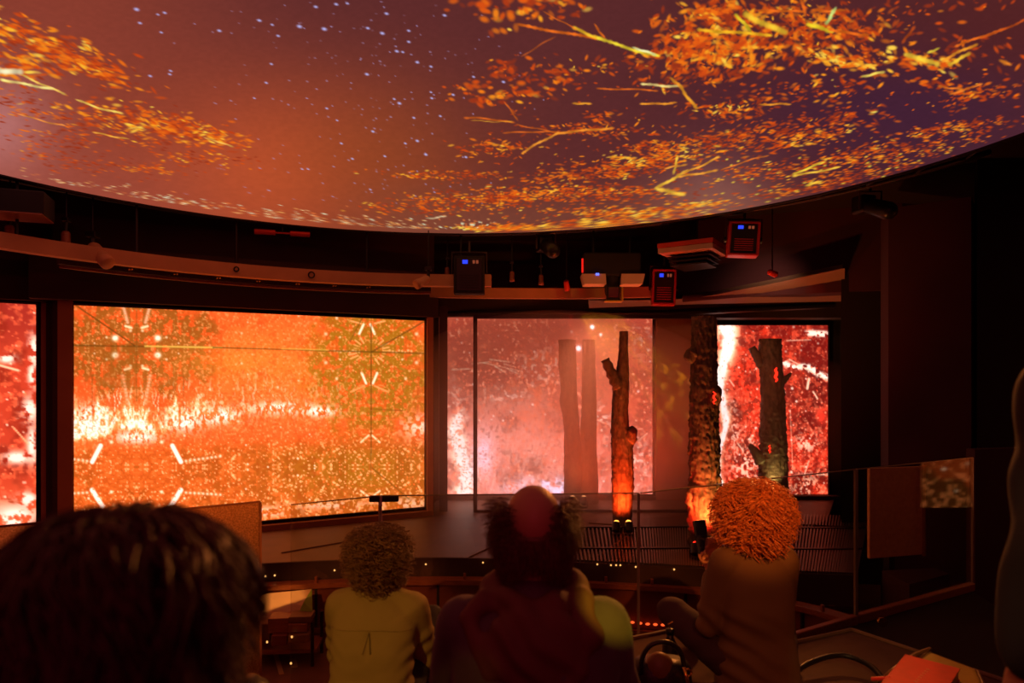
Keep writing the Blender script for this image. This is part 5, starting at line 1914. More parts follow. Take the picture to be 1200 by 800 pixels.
# ---- hair: many thin curved locks as real geometry
def locks(paths, radii, sides=3):
    """paths (n, m, 3) and radii (n, m): tapering tubes, returns a mesh"""
    n, m, _ = paths.shape
    d = np.gradient(paths, axis=1)
    d /= np.linalg.norm(d, axis=2, keepdims=True) + 1e-9
    ref = np.zeros_like(d)
    ref[..., 0], ref[..., 1], ref[..., 2] = 0.31, 0.52, 0.79
    a = np.cross(d, ref)
    a /= np.linalg.norm(a, axis=2, keepdims=True) + 1e-9
    b = np.cross(d, a)
    vs = []
    for k in range(sides):
        t = 2 * math.pi * k / sides
        vs.append(paths + (a * math.cos(t) + b * math.sin(t)) * radii[..., None])
    V = np.stack(vs, 2).reshape(-1, 3)
    idx = np.arange(n * m * sides).reshape(n, m, sides)
    f = []
    for k in range(sides):
        k2 = (k + 1) % sides
        f.append(np.stack([idx[:, :-1, k], idx[:, :-1, k2], idx[:, 1:, k2], idx[:, 1:, k]], -1).reshape(-1, 4))
    f = np.concatenate(f)
    me = bpy.data.meshes.new('hair')
    me.vertices.add(len(V))
    me.vertices.foreach_set('co', V.reshape(-1).astype(np.float32))
    me.loops.add(f.size)
    me.loops.foreach_set('vertex_index', f.reshape(-1).astype(np.int32))
    me.polygons.add(len(f))
    me.polygons.foreach_set('loop_start', np.arange(0, f.size, 4, dtype=np.int32))
    me.update(calc_edges=True)
    return me


def scalp(n, ok):
    """random directions on the head kept by ok(dir)"""
    out = []
    while len(out) < n:
        d = rng.normal(size=(n * 2, 3))
        d /= np.linalg.norm(d, axis=1, keepdims=True)
        out += list(d[ok(d)])
    return np.array(out[:n])


def hair(parent, c, rad, n, length, mat, ok, curl=0.012, turns=2.5, m=16, r0=0.003, fall=1.0, puff=0.05, side=0.0, wave=0.0, seed=0, back=0.0,
         lenfn=None, clump=0, flare=0.0):
    d = scalp(n, ok)
    c = np.array(c)
    root = c + d * np.array(rad)
    t = np.linspace(0, 1, m)[None, :, None]
    ln = length * rng.uniform(0.65, 1.15, size=(n, 1, 1))
    if lenfn is not None:
        ln = ln * lenfn(d)[:, None, None]
    nrm = d[:, None, :] * np.array([1.0, 1.0, 0.8])
    outw = np.sqrt(np.clip(t, 0, 1)) * puff
    down = np.zeros((n, 1, 3))
    down[..., 2] = -1
    hor = d.copy()
    hor[:, 2] = 0
    hor /= np.linalg.norm(hor, axis=1, keepdims=True) + 1e-6
    # locks slide outwards over the head, then hang
    top = np.clip(d[:, 2], 0, 1)[:, None, None]
    path = root[:, None, :] + nrm * outw
    path = path + hor[:, None, :] * ln * top * np.sin(t * 1.35) * 0.75
    path = path + down * ln * fall * ((1 - top) * t + top * t ** 2.2)
    path[..., 1] -= back * t[..., 0] * ln[..., 0]
    path = path + hor[:, None, :] * flare * (1 - top) * t
    ph = rng.uniform(0, 6.28, size=(n, 1))
    sgn = rng.choice([-1, 1], size=(n, 1))
    if clump:
        q = np.round(d * clump) / clump
        ph = (q @ np.array([12.9, 78.2, 37.7]))[:, None] * 7 % 6.28 + rng.normal(0, 0.3, size=(n, 1))
        sgn = np.where((q @ np.array([3.1, 5.7, 9.3]) * 10).astype(int) % 2 == 0, 1, -1)[:, None]
    tw = turns * 6.28 * rng.uniform(0.8, 1.2, size=(n, 1))
    amp = curl * np.sqrt(t[..., 0])
    ang = ph + sgn * tw * t[..., 0]
    u = np.cross(hor, [0, 0, 1])
    path = path + u[:, None, :] * (amp * np.cos(ang))[..., None] + hor[:, None, :] * (amp * np.sin(ang))[..., None]
    path[..., 2] += amp * 0.4 * np.sin(ang * 0.7)
    if wave:
        path = path + u[:, None, :] * (wave * np.sin(ph + t[..., 0] * 5))[..., None]
    # keep every lock outside the skull
    e = (path - c) / (np.array(rad) * 1.02)
    k = np.linalg.norm(e, axis=2, keepdims=True)
    path = np.where(k < 1, c + (path - c) / np.maximum(k, 1e-3), path)
    rr = r0 * rng.uniform(0.7, 1.3, size=(n, 1)) * (1 - 0.75 * t[..., 0] ** 2)
    return path, np.broadcast_to(rr, path.shape[:2]).copy()


def hair_object(parent, sets, cap, mat):
    P_, R_ = zip(*sets)
    mm = max(p.shape[1] for p in P_)
    me = locks(np.concatenate(P_), np.concatenate(R_))
    o = link_mesh('hair', me, mat, parent, True)
    o['kind'] = 'stuff'
    if cap is not None:
        cap.build('hair_base', mat, o, True, world=False)
    return o


def sit_joints(sw, sh, lean, head, arms='lap', spread=0.12, knee_h=0.30, foot_z=-0.02, kx=0.17):
    J = {'pelvis': (0, 0, 0.11), 'neck': (0, lean + 0.005, sh + 0.045), 'head': head}
    for sd, sg in (('l', -1), ('r', 1)):
        J['sh_' + sd] = (sg * sw, lean, sh)
        J['hip_' + sd] = (sg * 0.095, 0.03, 0.105)
        J['kn_' + sd] = (sg * kx, 0.41, knee_h)
        J['an_' + sd] = (sg * (kx - 0.03), 0.52, foot_z + 0.09)
        J['el_' + sd] = (sg * (sw + 0.055), lean + 0.10, sh - 0.27)
        J['wr_' + sd] = (sg * 0.10, lean + 0.32, sh - 0.27)
        J['hd_' + sd] = (-sg * 0.4, 0.9, -0.1)
    return J


# ---------- the woman in the olive shirt
J = sit_joints(0.148, 0.462, 0.085, (0.0, 0.130, 0.640))
for sd, sg in (('l', -1), ('r', 1)):
    J['el_' + sd] = (sg * 0.178, 0.20, 0.20)
tor = [((0, 0.0, 0.03), 0.165, 0.115), ((0, 0.0, 0.12), 0.168, 0.115), ((0, 0.015, 0.22), 0.162, 0.108), ((0, 0.035, 0.32), 0.168, 0.108),
       ((0, 0.06, 0.40), 0.176, 0.106), ((0, 0.078, 0.455), 0.165, 0.092), ((0, 0.086, 0.492), 0.125, 0.074), ((0, 0.092, 0.515), 0.07, 0.06)]


def shirt_folds(x, y, z):
    f = 0.006 * np.maximum(0, noise3(x * 7 + z * 5, z * 20 - np.abs(x) * 14, y * 5, 4) - 0.45) * 2
    f += 0.004 * np.sin(z * 95 - np.abs(x) * 60) * sstep(0.09, 0.17, np.abs(x)) * sstep(0.42, 0.30, z)
    f += 0.005 * (noise3(x * 22, z * 30, y * 22, 8) - 0.5)
    p = np.exp(-((x) / 0.010) ** 2) * sstep(0.28, 0.34, z) * sstep(0.405, 0.395, z) * (y < 0.02)
    return f - 0.008 * p


w1, go, gm, A = figure('person', 'woman with short curly hair in an olive shirt, seen from behind', (-0.505, 2.45, Z(TC)), R(-3), J, 'shirt', scale=0.905,
                       sleeve_r=(0.066, 0.058, 0.044), torso=tor, mats=('shirt', 'dark_trousers'), folds=shirt_folds, collar=(0.062, 0.028))
tr = bvh(gm)
seam(go, tr, [(x / 100, 0.405 + 0.004 * math.cos(x / 5)) for x in range(-16, 17)], 0.0022, M['shirt'])
seam(go, tr, [(-0.001 - 0.016 * t, 0.402 - 0.075 * t) for t in np.linspace(0, 1, 9)], 0.003, M['shirt'], 'pleat')
seam(go, tr, [(0.003 + 0.012 * t, 0.402 - 0.075 * t) for t in np.linspace(0, 1, 9)], 0.0035, M['pleatshade'], 'pleat')  # darker strip: the shade of the pleat put into its colour
hc = J['head']
okf = lambda d: ~((d[:, 1] > 0.45) & (d[:, 2] < 0.45))
cap = MB().ell((hc[0], hc[1] - 0.012, hc[2] + 0.03), (0.086, 0.103, 0.100), 24, 16)
s1 = hair(w1, (hc[0], hc[1] - 0.01, hc[2] + 0.025), (0.084, 0.102, 0.098), 900, 0.095, None, okf, curl=0.016, turns=2.0, m=20, r0=0.0040, puff=0.030, fall=0.75, clump=6)
s2 = hair(w1, (hc[0], hc[1] - 0.02, hc[2] + 0.03), (0.098, 0.112, 0.105), 620, 0.06, None, okf, curl=0.020, turns=1.7, m=20, r0=0.0019, puff=0.040, fall=0.5)
hair_object(w1, [s1, s2], cap, M['hair_brown'])

# ---------- the bald man
J = sit_joints(0.178, 0.495, 0.035, (0.0, 0.075, 0.742))
tor = [((0, 0.0, 0.03), 0.185, 0.13), ((0, 0.0, 0.12), 0.195, 0.135), ((0, -0.005, 0.24), 0.198, 0.132), ((0, 0.0, 0.36), 0.212, 0.128),
       ((0, 0.015, 0.45), 0.222, 0.118), ((0, 0.03, 0.515), 0.205, 0.10), ((0, 0.04, 0.56), 0.145, 0.083), ((0, 0.05, 0.59), 0.08, 0.066)]


def jacket_folds(x, y, z):
    f = 0.010 * (noise3(x * 9, z * 12, y * 9, 14) - 0.5)
    f += 0.006 * np.sin(x * 60 + 6 * noise3(x * 8, z * 5, y * 3, 12)) * sstep(0.13, 0.24, np.abs(x)) * sstep(0.5, 0.40, z)
    return f


mloc = Vector((0.055, 1.76, Z(TB)))
man, go, gm, A = figure('person', 'balding man with wispy side hair in a plum hooded jacket, seen from behind', mloc, R(-2), J, 'jacket',
                        sleeve_r=(0.080, 0.072, 0.058), torso=tor, mats=('hoodie', 'dark_trousers'), folds=jacket_folds, collar=(0.075, 0.03))
mb = MB()                                                            # hood lying on the back
mb.ell((0, -0.075, 0.475), (0.128, 0.048, 0.105), 28, 18, rx=R(-8))
mb.ell((0.0, -0.088, 0.405), (0.085, 0.036, 0.065), 24, 14)
neck = [(math.cos(t) * 0.112, 0.05 + math.sin(t) * 0.088, 0.585 + 0.022 * math.sin(t)) for t in np.linspace(-math.pi * 1.22, math.pi * 0.22, 15)]
for a, b in zip(neck[:-1], neck[1:]):
    mb.cone(a, 0.034, b, 0.034, 12)
mb.cone((-0.12, 0.0, 0.575), 0.034, (-0.168, -0.03, 0.535), 0.026, 12)
mb.cone((-0.165, -0.03, 0.535), 0.024, (-0.10, -0.085, 0.42), 0.030, 12)
mb.cone((0.118, 0.0, 0.575), 0.034, (0.14, -0.05, 0.50), 0.034, 12)
mb.cone((0.14, -0.05, 0.50), 0.032, (0.085, -0.09, 0.40), 0.030, 12)
hm = remesh(mb, 0.008, 8)


def hood_folds(x, y, z):
    u = x * 0.75 + z * 0.65 + 0.05 * noise3(x * 10, z * 10, y * 4, 17)
    f = 0.007 * np.sin(u * 85) * sstep(0.35, 0.43, z) * sstep(-0.13, -0.02, x + 0.04)
    f += 0.011 * (noise3(x * 16 + 3, z * 11, y * 8, 19) - 0.5)
    return f


fold(hm, hood_folds)
hood = link_mesh('hood', hm, M['hood'], go, True)
hc = J['head']
fr_ok = lambda d: (d[:, 2] < -0.22 + 0.62 * np.abs(d[:, 0]) ** 1.5 + 0.12 * d[:, 1]) & (d[:, 2] > -0.8) & ~((d[:, 1] > 0.35))
sidefn = lambda d: 0.75 + 0.75 * np.clip(np.abs(d[:, 0]), 0, 1)
c0 = (hc[0], hc[1] - 0.008, hc[2] + 0.028)
s1 = hair(man, c0, (0.080, 0.099, 0.092), 2300, 0.085, None, fr_ok, curl=0.006, turns=0.8, m=12, r0=0.0013, puff=0.022, fall=0.9, wave=0.006, lenfn=sidefn)
s2 = hair(man, c0, (0.080, 0.099, 0.092), 600, 0.055, None, lambda d: (np.abs(d[:, 0]) > 0.55) & (d[:, 2] > -0.45) & (d[:, 2] < 0.5) & (d[:, 1] < 0.3), curl=0.010, turns=0.9, m=12, r0=0.0009,
          puff=0.050, fall=0.45, wave=0.010)
cap = MB()
for k in range(26):                                                  # short dense hair below the bald crown
    pass
mb = MB()
rings = []
for zz in np.linspace(-0.085, -0.028, 6):
    q = math.sqrt(max(0.05, 1 - (zz / 0.099) ** 2))
    rings.append(((hc[0], hc[1] - 0.016, hc[2] + 0.026 + zz), 0.0835 * q, 0.100 * q))
mb.loft(rings, 32)
hair_object(man, [s1, s2], mb, M['hair_man'])

# ---------- the woman with ginger curls
J = sit_joints(0.128, 0.505, 0.02, (0.0, 0.045, 0.705), kx=0.30, knee_h=0.16)
J['kn_l'], J['an_l'] = (-0.25, 0.30, 0.22), (-0.08, 0.46, 0.10)
J['kn_r'], J['an_r'] = (0.27, 0.30, 0.16), (0.06, 0.42, 0.10)
J['ft_l'], J['ft_r'] = (1, 0.2, 0), (-1, 0.2, 0)
J['el_l'], J['wr_l'] = (-0.178, 0.06, 0.25), (-0.062, 0.29, 0.40)
J['hd_l'], J['hu_l'] = (0.15, 0.25, 0.95), (0.3, 1, 0)
J['el_r'], J['wr_r'] = (0.172, 0.12, 0.25), (0.02, 0.30, 0.40)
J['hd_r'], J['hu_r'] = (-0.6, 0.2, 0.7), (0.2, 1, 0)
tor = [((0, 0.0, 0.0), 0.170, 0.142), ((0, 0.0, 0.10), 0.166, 0.136), ((0, 0.0, 0.22), 0.146, 0.112), ((0, 0.0, 0.33), 0.146, 0.110),
       ((0, 0.008, 0.42), 0.150, 0.104), ((0, 0.016, 0.485), 0.140, 0.090), ((0, 0.022, 0.53), 0.105, 0.074), ((0, 0.026, 0.555), 0.068, 0.06)]


def jk_folds(x, y, z):
    f = 0.007 * np.sin(z * 70 + x * 45 + 5 * noise3(x * 8, z * 8, y * 5, 22)) * sstep(0.16, -0.12, x) * sstep(0.02, 0.10, z) * sstep(0.36, 0.28, z)
    f += 0.010 * (noise3(x * 9 + 5, z * 13, y * 9, 24) - 0.5)
    return f


w2, go, gm, A = figure('person', 'woman with bushy ginger curls in a dark olive jacket, seated by the glass', (1.005, 2.80, Z(TC)), R(8), J, 'jacket',
                       sleeve_r=(0.066, 0.054, 0.042), torso=tor, mats=('jacket', 'trousers'), folds=jk_folds, collar=(0.066, 0.030))
tr = bvh(gm)
hc = J['head']
okf = lambda d: ~((d[:, 1] > 0.45) & (d[:, 2] < 0.45))
cap = MB().ell((hc[0], hc[1] - 0.012, hc[2] + 0.026), (0.088, 0.106, 0.102), 24, 16)
lf = lambda d: 1.0 - 0.15 * np.clip(-d[:, 2], 0, 1)
s1 = hair(w2, (hc[0], hc[1] - 0.012, hc[2] + 0.025), (0.086, 0.104, 0.100), 1300, 0.110, None, okf, curl=0.015, turns=1.5, m=22, r0=0.0046, puff=0.040, fall=0.80, clump=3, lenfn=lf, flare=0.035)
s2 = hair(w2, (hc[0], hc[1] - 0.02, hc[2] + 0.025), (0.102, 0.116, 0.112), 620, 0.08, None, okf, curl=0.022, turns=1.7, m=22, r0=0.0017, puff=0.030, fall=0.7, flare=0.03)
hair_object(w2, [s1, s2], cap, M['hair_ginger'])
# the phone she holds up
q = Matrix.Rotation(R(8), 4, 'Z') @ Vector((-0.095, 0.33, 0.545)) + Vector((1.005, 2.80, Z(TC)))
ph = thing('phone', 'dark blue phone held up beside the ginger curls', 'phone', q)
MB().box(q, (0.074, 0.010, 0.15), R(28), 0.006, rx=R(-14)).build('case', M['phone'], ph)
MB().box(q + Vector((-0.004, 0.007, 0)), (0.066, 0.002, 0.14), R(28), 0.001, rx=R(-14)).build('screen', M['black'], ph)

# ---------- the blurred head in front
J = sit_joints(0.185, 0.545, 0.02, (0.0, 0.055, 0.775))
tor = [((0, 0.0, 0.03), 0.175, 0.125), ((0, 0.0, 0.12), 0.178, 0.128), ((0, 0.0, 0.24), 0.182, 0.122), ((0, 0.0, 0.36), 0.192, 0.118),
       ((0, 0.008, 0.45), 0.20, 0.108), ((0, 0.016, 0.52), 0.185, 0.092), ((0, 0.022, 0.565), 0.125, 0.076), ((0, 0.03, 0.59), 0.072, 0.062)]
fg, go, gm, A = figure('person', 'blurred person with thick dark brown hair, nearest the camera', (-0.408, 0.665, Z(TA)), R(4), J, 'sweater',
                       sleeve_r=(0.072, 0.058, 0.046), torso=tor, mats=('coat', 'dark_trousers'), collar=(0.066, 0.025))
hc = J['head']
cap = MB().ell((hc[0], hc[1] - 0.012, hc[2] + 0.02), (0.084, 0.108, 0.098), 24, 16)
okf = lambda d: ~((d[:, 1] > 0.4) & (d[:, 2] < 0.4))
s1 = hair(fg, (hc[0], hc[1] - 0.012, hc[2] + 0.018), (0.082, 0.106, 0.098), 2600, 0.115, None, okf, curl=0.012, turns=0.7, m=12, r0=0.0022, puff=0.030, fall=0.85, wave=0.010, clump=3)
s2 = hair(fg, (hc[0] + 0.02, hc[1] - 0.03, hc[2] + 0.075), (0.035, 0.05, 0.036), 500, 0.05, None, lambda d: d[:, 2] > 0, curl=0.01, turns=0.7, m=12, r0=0.0020, puff=0.012, fall=0.8, wave=0.01)
hair_object(fg, [s1, s2], cap, M['hair_dark'])

# ---------- the person standing at the right edge
J = {'pelvis': (0, 0, 0.92), 'neck': (0, 0.0, 1.46), 'head': (0, 0.04, 1.62)}
for sd, sg in (('l', -1), ('r', 1)):
    J['sh_' + sd] = (sg * 0.185, 0, 1.39)
    J['hip_' + sd] = (sg * 0.095, 0, 0.90)
    J['kn_' + sd] = (sg * 0.11, 0.02, 0.49)
    J['an_' + sd] = (sg * 0.12, 0, 0.09)
    J['el_' + sd] = (sg * 0.235, -0.02, 1.10)
    J['wr_' + sd] = (sg * 0.245, 0.04, 0.80)
    J['hd_' + sd] = (0, 0.2, -1)
    J['hu_' + sd] = (-sg, 0, 0)
tor = [((0, 0, 0.74), 0.20, 0.14), ((0, 0, 0.9), 0.195, 0.138), ((0, 0, 1.05), 0.185, 0.125), ((0, 0, 1.2), 0.198, 0.125),
       ((0, 0, 1.32), 0.205, 0.118), ((0, 0, 1.40), 0.185, 0.10), ((0, 0, 1.45), 0.12, 0.08), ((0, 0.0, 1.475), 0.07, 0.062)]


def coat_folds(x, y, z):
    return 0.014 * (noise3(x * 10, y * 10, z * 6, 33) - 0.5) + 0.005 * np.sin(z * 30 + y * 30 + 5 * noise3(x * 6, y * 6, z * 6, 35)) * sstep(0.15, 0.25, np.abs(x))


st, go, gm, A = figure('person', 'standing person in a dark coat, cut by the right edge', (1.315, 1.42, Z(-1.395)), R(8), J, 'coat',
                       sleeve_r=(0.085, 0.075, 0.062), torso=tor, mats=('coat', 'dark_trousers'), folds=coat_folds, collar=(0.068, 0.03))
hc = J['head']
cap = MB().ell((hc[0], hc[1] - 0.012, hc[2] + 0.03), (0.084, 0.102, 0.094), 24, 16)
s1 = hair(st, (hc[0], hc[1] - 0.012, hc[2] + 0.026), (0.082, 0.100, 0.094), 900, 0.06, None, lambda d: ~((d[:, 1] > 0.4) & (d[:, 2] < 0.4)), curl=0.004, turns=0.6, m=8, r0=0.002, puff=0.012, fall=0.8)
hair_object(st, [s1], cap, M['hair_dark'])

# ================================================================== LAMPS BEHIND THE AUDIENCE, SOME ADDED AS FILL
rt = thing('truss', 'lighting pipe above and behind the audience', 'truss', (0, -1.3, Z(1.75)))
MB().tube([(-3.2, -1.3, Z(1.7)), (3.2, -1.3, Z(1.7))], 0.025, 10).build('pipe', M['satin'], rt, True)
for x in (-3.0, 0.0, 3.0):
    MB().tube([(x, -1.3, Z(1.7)), (x, -1.3, Z(1.96))], 0.012, 8).build('hanger', M['satin'], rt)


def rear_light(label, x, targets):
    root = thing('profile_light', label, 'stage light', (0, 0, 0), 'profile lights behind the audience')
    loc = Vector((x, -1.3, Z(1.42)))
    d = (Vector(targets[0][0]) - loc).normalized()
    rot = d.to_track_quat('Z', 'Y').to_matrix()
    MB().lathe([(0.05, -0.22), (0.075, -0.2), (0.075, -0.05), (0.055, -0.02), (0.055, 0.14), (0.062, 0.15)], (0, 0, 0), 18, rot).build('barrel', M['satin'], root, True, world=False)
    MB().tube([(-0.09, 0, 0), (-0.09, 0, 0.2), (0.09, 0, 0.2), (0.09, 0, 0)], 0.008, 6).build('yoke', M['slat'], root, world=False)
    MB().tube([(0, 0, 0.2), (0, 0, 0.29)], 0.014, 8).build('clamp', M['slat'], root, world=False)
    root.location = loc
    for (t, col, watt, ang, blend) in targets:
        spot('spot_beam', loc + (Vector(t) - loc).normalized() * 0.17, t, col, watt, ang, blend, 0.02, root)
    return root


rear_light('black profile light aimed at the olive shirt', -1.5, [((-0.50, 2.38, Z(-0.88)), (255, 178, 66), 200, 12, 0.6), ((-1.35, 3.2, Z(-0.75)), (255, 150, 64), 560, 13, 0.6), ((-1.86, 5.5, Z(-1.78)), (255, 170, 84), 1100, 3.6, 0.5)])  # last two beams added to brighten the frosted panel and the cart board
rear_light('black profile light aimed at the ginger curls', 0.60, [((1.0, 2.72, Z(-0.46)), (255, 140, 54), 560, 8.5, 0.8), ((0.98, 2.75, Z(-0.9)), (255, 150, 60), 75, 13, 0.8)])
rear_light('black profile light aimed at the plum jacket', 0.95, [((0.275, 1.72, Z(-0.535)), (240, 214, 40), 400, 3.3, 0.25), ((-0.115, 1.64, Z(-0.72)), (236, 222, 40), 34, 2.8, 0.6)])
rear_light('added black profile light that brightens the red notebook', -0.30, [((1.35, 2.46, Z(-1.02)), (255, 190, 110), 140, 8.5, 0.5)])  # unseen lamp added to brighten the notebook and the olive bag
hl = thing('added_fill_light', 'added dim magenta fill light on the rear wall', 'lamp', (0.0, -3.2, Z(1.3)))  # unseen lamp added to tint the dark parts maroon
MB().box((0, -3.3, Z(1.3)), (1.6, 0.1, 0.2), 0, 0.01).build('housing', M['black'], hl)
d = bpy.data.lights.new('tube', 'AREA')
d.shape = 'RECTANGLE'
d.size, d.size_y = 1.5, 0.14
d.color = rgb(200, 44, 76)[:3]
d.energy = 42
o = bpy.data.objects.new('tube', d)
COL.objects.link(o)
o.parent = hl
o.location = (0, -0.04, 0)
o.rotation_euler = (R(90), 0, R(180))
o.rotation_euler = Vector((0, 1, -0.25)).to_track_quat('-Z', 'Z').to_euler()

# ================================================================== BAGS AND BOOK
# handbag between the bald man and the ginger haired woman
hb = P(770, 806, TC)
bag = thing('handbag', 'open black handbag with arched handle and brass rings', 'bag', (hb.x, 2.72, Z(TC)))
mb = MB()
mb.loft([((hb.x, 2.72, Z(TC) + 0.002), 0.11, 0.075), ((hb.x, 2.72, Z(TC) + 0.05), 0.125, 0.085), ((hb.x, 2.72, Z(TC) + 0.12), 0.118, 0.07), ((hb.x, 2.72, Z(TC) + 0.145), 0.10, 0.055)], 28)
mb.build('body', M['leather'], bag, True)
mb = MB()
mb.tube([(hb.x - 0.085 + 0.0 * t, 2.66, Z(TC) + 0.11) if t < 0 else (hb.x - 0.005 - 0.085 * math.cos(math.pi * t), 2.665, Z(TC) + 0.11 + 0.125 * math.sin(math.pi * t) ** 0.7) for t in np.linspace(0, 1, 21)], 0.010, 8)
mb.build('handle', M['leather'], bag, True)
mb = MB()
mb.ell((hb.x - 0.012, 2.69, Z(TC) + 0.11), (0.062, 0.045, 0.075), 18, 12)
mb.build('pouch', M['tan'], bag, True)
for dx, dz in ((-0.06, 0.04), (0.075, 0.05), (0.085, 0.13)):
    q = Vector((hb.x + dx, 2.628, Z(TC) + dz))
    MB().tube([q + Vector((0.014 * math.cos(t), 0, 0.014 * math.sin(t))) for t in np.linspace(0, 2 * math.pi, 13)], 0.004, 6).build('buckle', M['gold'], bag, True)
MB().tube([(hb.x + 0.075, 2.63, Z(TC) + 0.06), (hb.x + 0.082, 2.62, Z(TC) + 0.10), (hb.x + 0.07, 2.63, Z(TC) + 0.15)], 0.008, 6).build('clasp', M['gold'], bag, True)
q = P(786, 800, TC)
bt = Q(785, 757, 2.9)
btl = thing('water_bottle', 'slim black bottle with a thin bright cap loop behind the handbag', 'bottle', (bt.x, 2.9, Z(TC)))
MB().lathe([(0.030, 0), (0.033, 0.01), (0.033, 0.13), (0.016, 0.165), (0.016, 0.18)], (bt.x, 2.9, Z(TC)), 16).build('body', M['leather'], btl, True)
MB().lathe([(0.019, 0.18), (0.019, 0.20), (0.012, 0.204)], (bt.x, 2.9, Z(TC)), 14).build('cap', M['satin'], btl, True)
MB().tube([(bt.x, 2.89, Z(TC) + 0.2), (bt.x - 0.008, 2.89, Z(TC) + 0.225), (bt.x + 0.01, 2.89, Z(TC) + 0.235)], 0.003, 6).build('loop', M['gold'], btl)

# olive bag with the red notebook
sb = thing('satchel', 'flat olive canvas bag under the red notebook', 'bag', (1.30, 2.42, Z(TC)))
cz = Z(TC)


def bagpts(z, k=1.0):
    c = [P(1041, 798, -1.02), P(1088, 757, -1.02), P(1142, 777, -1.02), P(1152, 800, -1.02), P(1120, 830, -1.02), P(1050, 835, -1.02)]
    m = sum(c, Vector()) / len(c)
    return [((m + (p - m) * k).x, (m + (p - m) * k).y) for p in c]


bmesh_ = bmesh.new()
lo_ = [bmesh_.verts.new((x, y, cz + 0.002)) for x, y in bagpts(0, 1.1)]
hi_ = [bmesh_.verts.new((x, y, Z(-1.045))) for x, y in bagpts(0, 1.1)]
bmesh_.faces.new(lo_[::-1])
bmesh_.faces.new(hi_)
for i in range(6):
    j = (i + 1) % 6
    bmesh_.faces.new((lo_[i], lo_[j], hi_[j], hi_[i]))
bmesh.ops.recalc_face_normals(bmesh_, faces=bmesh_.faces[:])
bmesh.ops.bevel(bmesh_, geom=bmesh_.edges[:], offset=0.022, segments=4, affect='EDGES', profile=0.5)
bmesh_.verts.ensure_lookup_table()
mb = MB().add([v.co.copy() for v in bmesh_.verts], [[v.index for v in f.verts] for f in bmesh_.faces])
bmesh_.free()
mb.build('body', M['olive'], sb, True)
rim = [Vector((x, y, Z(-1.055))) for x, y in bagpts(0, 1.095)]
rim.append(rim[0])
MB().tube(rim, 0.006, 6).build('piping', M['tan'], sb, True)
strap_px = [(918, 802), (945, 788), (985, 781), (1020, 790), (1042, 806)]
MB().tube(spline([P(a, b, TC + 0.012) + Vector((0, 0, 0.05 * math.sin(math.pi * i / 4))) for i, (a, b) in enumerate(strap_px)], 24), 0.012, 8).build('strap', M['leather'], sb, True)
MB().tube(spline([P(1030, 800, -1.1), P(1046, 785, -1.03), P(1070, 768, -1.035), P(1090, 760, -1.04)], 12), 0.007, 6).build('strap', M['tan'], sb, True)

n0, n1, n2 = P(1062, 766.5, -1.0), P(1125, 783, -1.0), P(1040, 793, -1.0)
ux = (n1 - n0)
uy = (n2 - n0)
ux.z = uy.z = 0
W_, H_ = ux.length, uy.length * 1.55
ex, ey = ux.normalized(), uy.normalized()
nb = thing('notebook', 'red cloth notebook with yellow page edges lying on the olive bag', 'notebook', (n0.x, n0.y, Z(-1.045)))


def slab(o0, w, h, z0, z1):
    c = [o0, o0 + ex * w, o0 + ex * w + ey * h, o0 + ey * h]
    return MB().prism([(p.x, p.y) for p in c][::-1], z0, z1)


slab(n0, W_, H_, Z(-1.042), Z(-1.038)).build('back_cover', M['redbook'], nb)
slab(n0 + ex * 0.004 + ey * 0.004, W_ - 0.008, H_ - 0.008, Z(-1.038), Z(-1.004)).build('pages', M['page'], nb)
slab(n0, W_, H_, Z(-1.004), Z(-1.0)).build('front_cover', M['redbook'], nb)
slab(n0 - ex * 0.003, 0.004, H_, Z(-1.042), Z(-1.0)).build('spine', M['redbook'], nb)
MB().tube([n0 + ey * H_ * 0.62 + ex * 0.01 + Vector((0, 0, -.002)), n0 + ey * H_ * 0.66 - ex * 0.05 + Vector((0, 0, -.02))], 0.006, 6).build('ribbon', M['redbook'], nb)
# pale embossed line of letters on the cover
for k in range(7):
    q = P(1071.5 + k * 2.35, 797 - k * 2.35, -0.9985)
    c_ = [q, q + ex * 0.010, q + ex * 0.010 + ey * 0.006, q + ey * 0.006]
    MB().prism([(p.x, p.y) for p in c_][::-1], Z(-1.0), Z(-0.999)).build('letter', M['redprint'], nb)
pq = P(1158, 797, -1.05)
# black rounded rucksack between the blurred head and the olive shirt
rq = Q(306, 806, 1.95)
rk = thing('rucksack', 'rounded top of a black rucksack left of the olive shirt', 'bag', (rq.x, 1.95, Z(TB)))
mb = MB().loft([((rq.x, 1.85, Z(TB) + 0.002), 0.10, 0.09), ((rq.x, 1.85, Z(TB) + 0.12), 0.11, 0.10), ((rq.x, 1.85, Z(TB) + 0.24), 0.085, 0.085), ((rq.x, 1.85, Z(TB) + 0.31), 0.05, 0.06), ((rq.x, 1.85, Z(TB) + 0.335), 0.02, 0.03)], 28)
mb.build('body', M['leather'], rk, True)
MB().tube([(rq.x - 0.02, 1.80, Z(TB) + 0.31), (rq.x - 0.015, 1.78, Z(TB) + 0.325), (rq.x + 0.02, 1.80, Z(TB) + 0.31)], 0.006, 6).build('loop', M['leather'], rk)
MB().box((rq.x, 1.755, Z(TB) + 0.12), (0.13, 0.03, 0.14), 0, 0.012).build('pocket', M['leather'], rk)


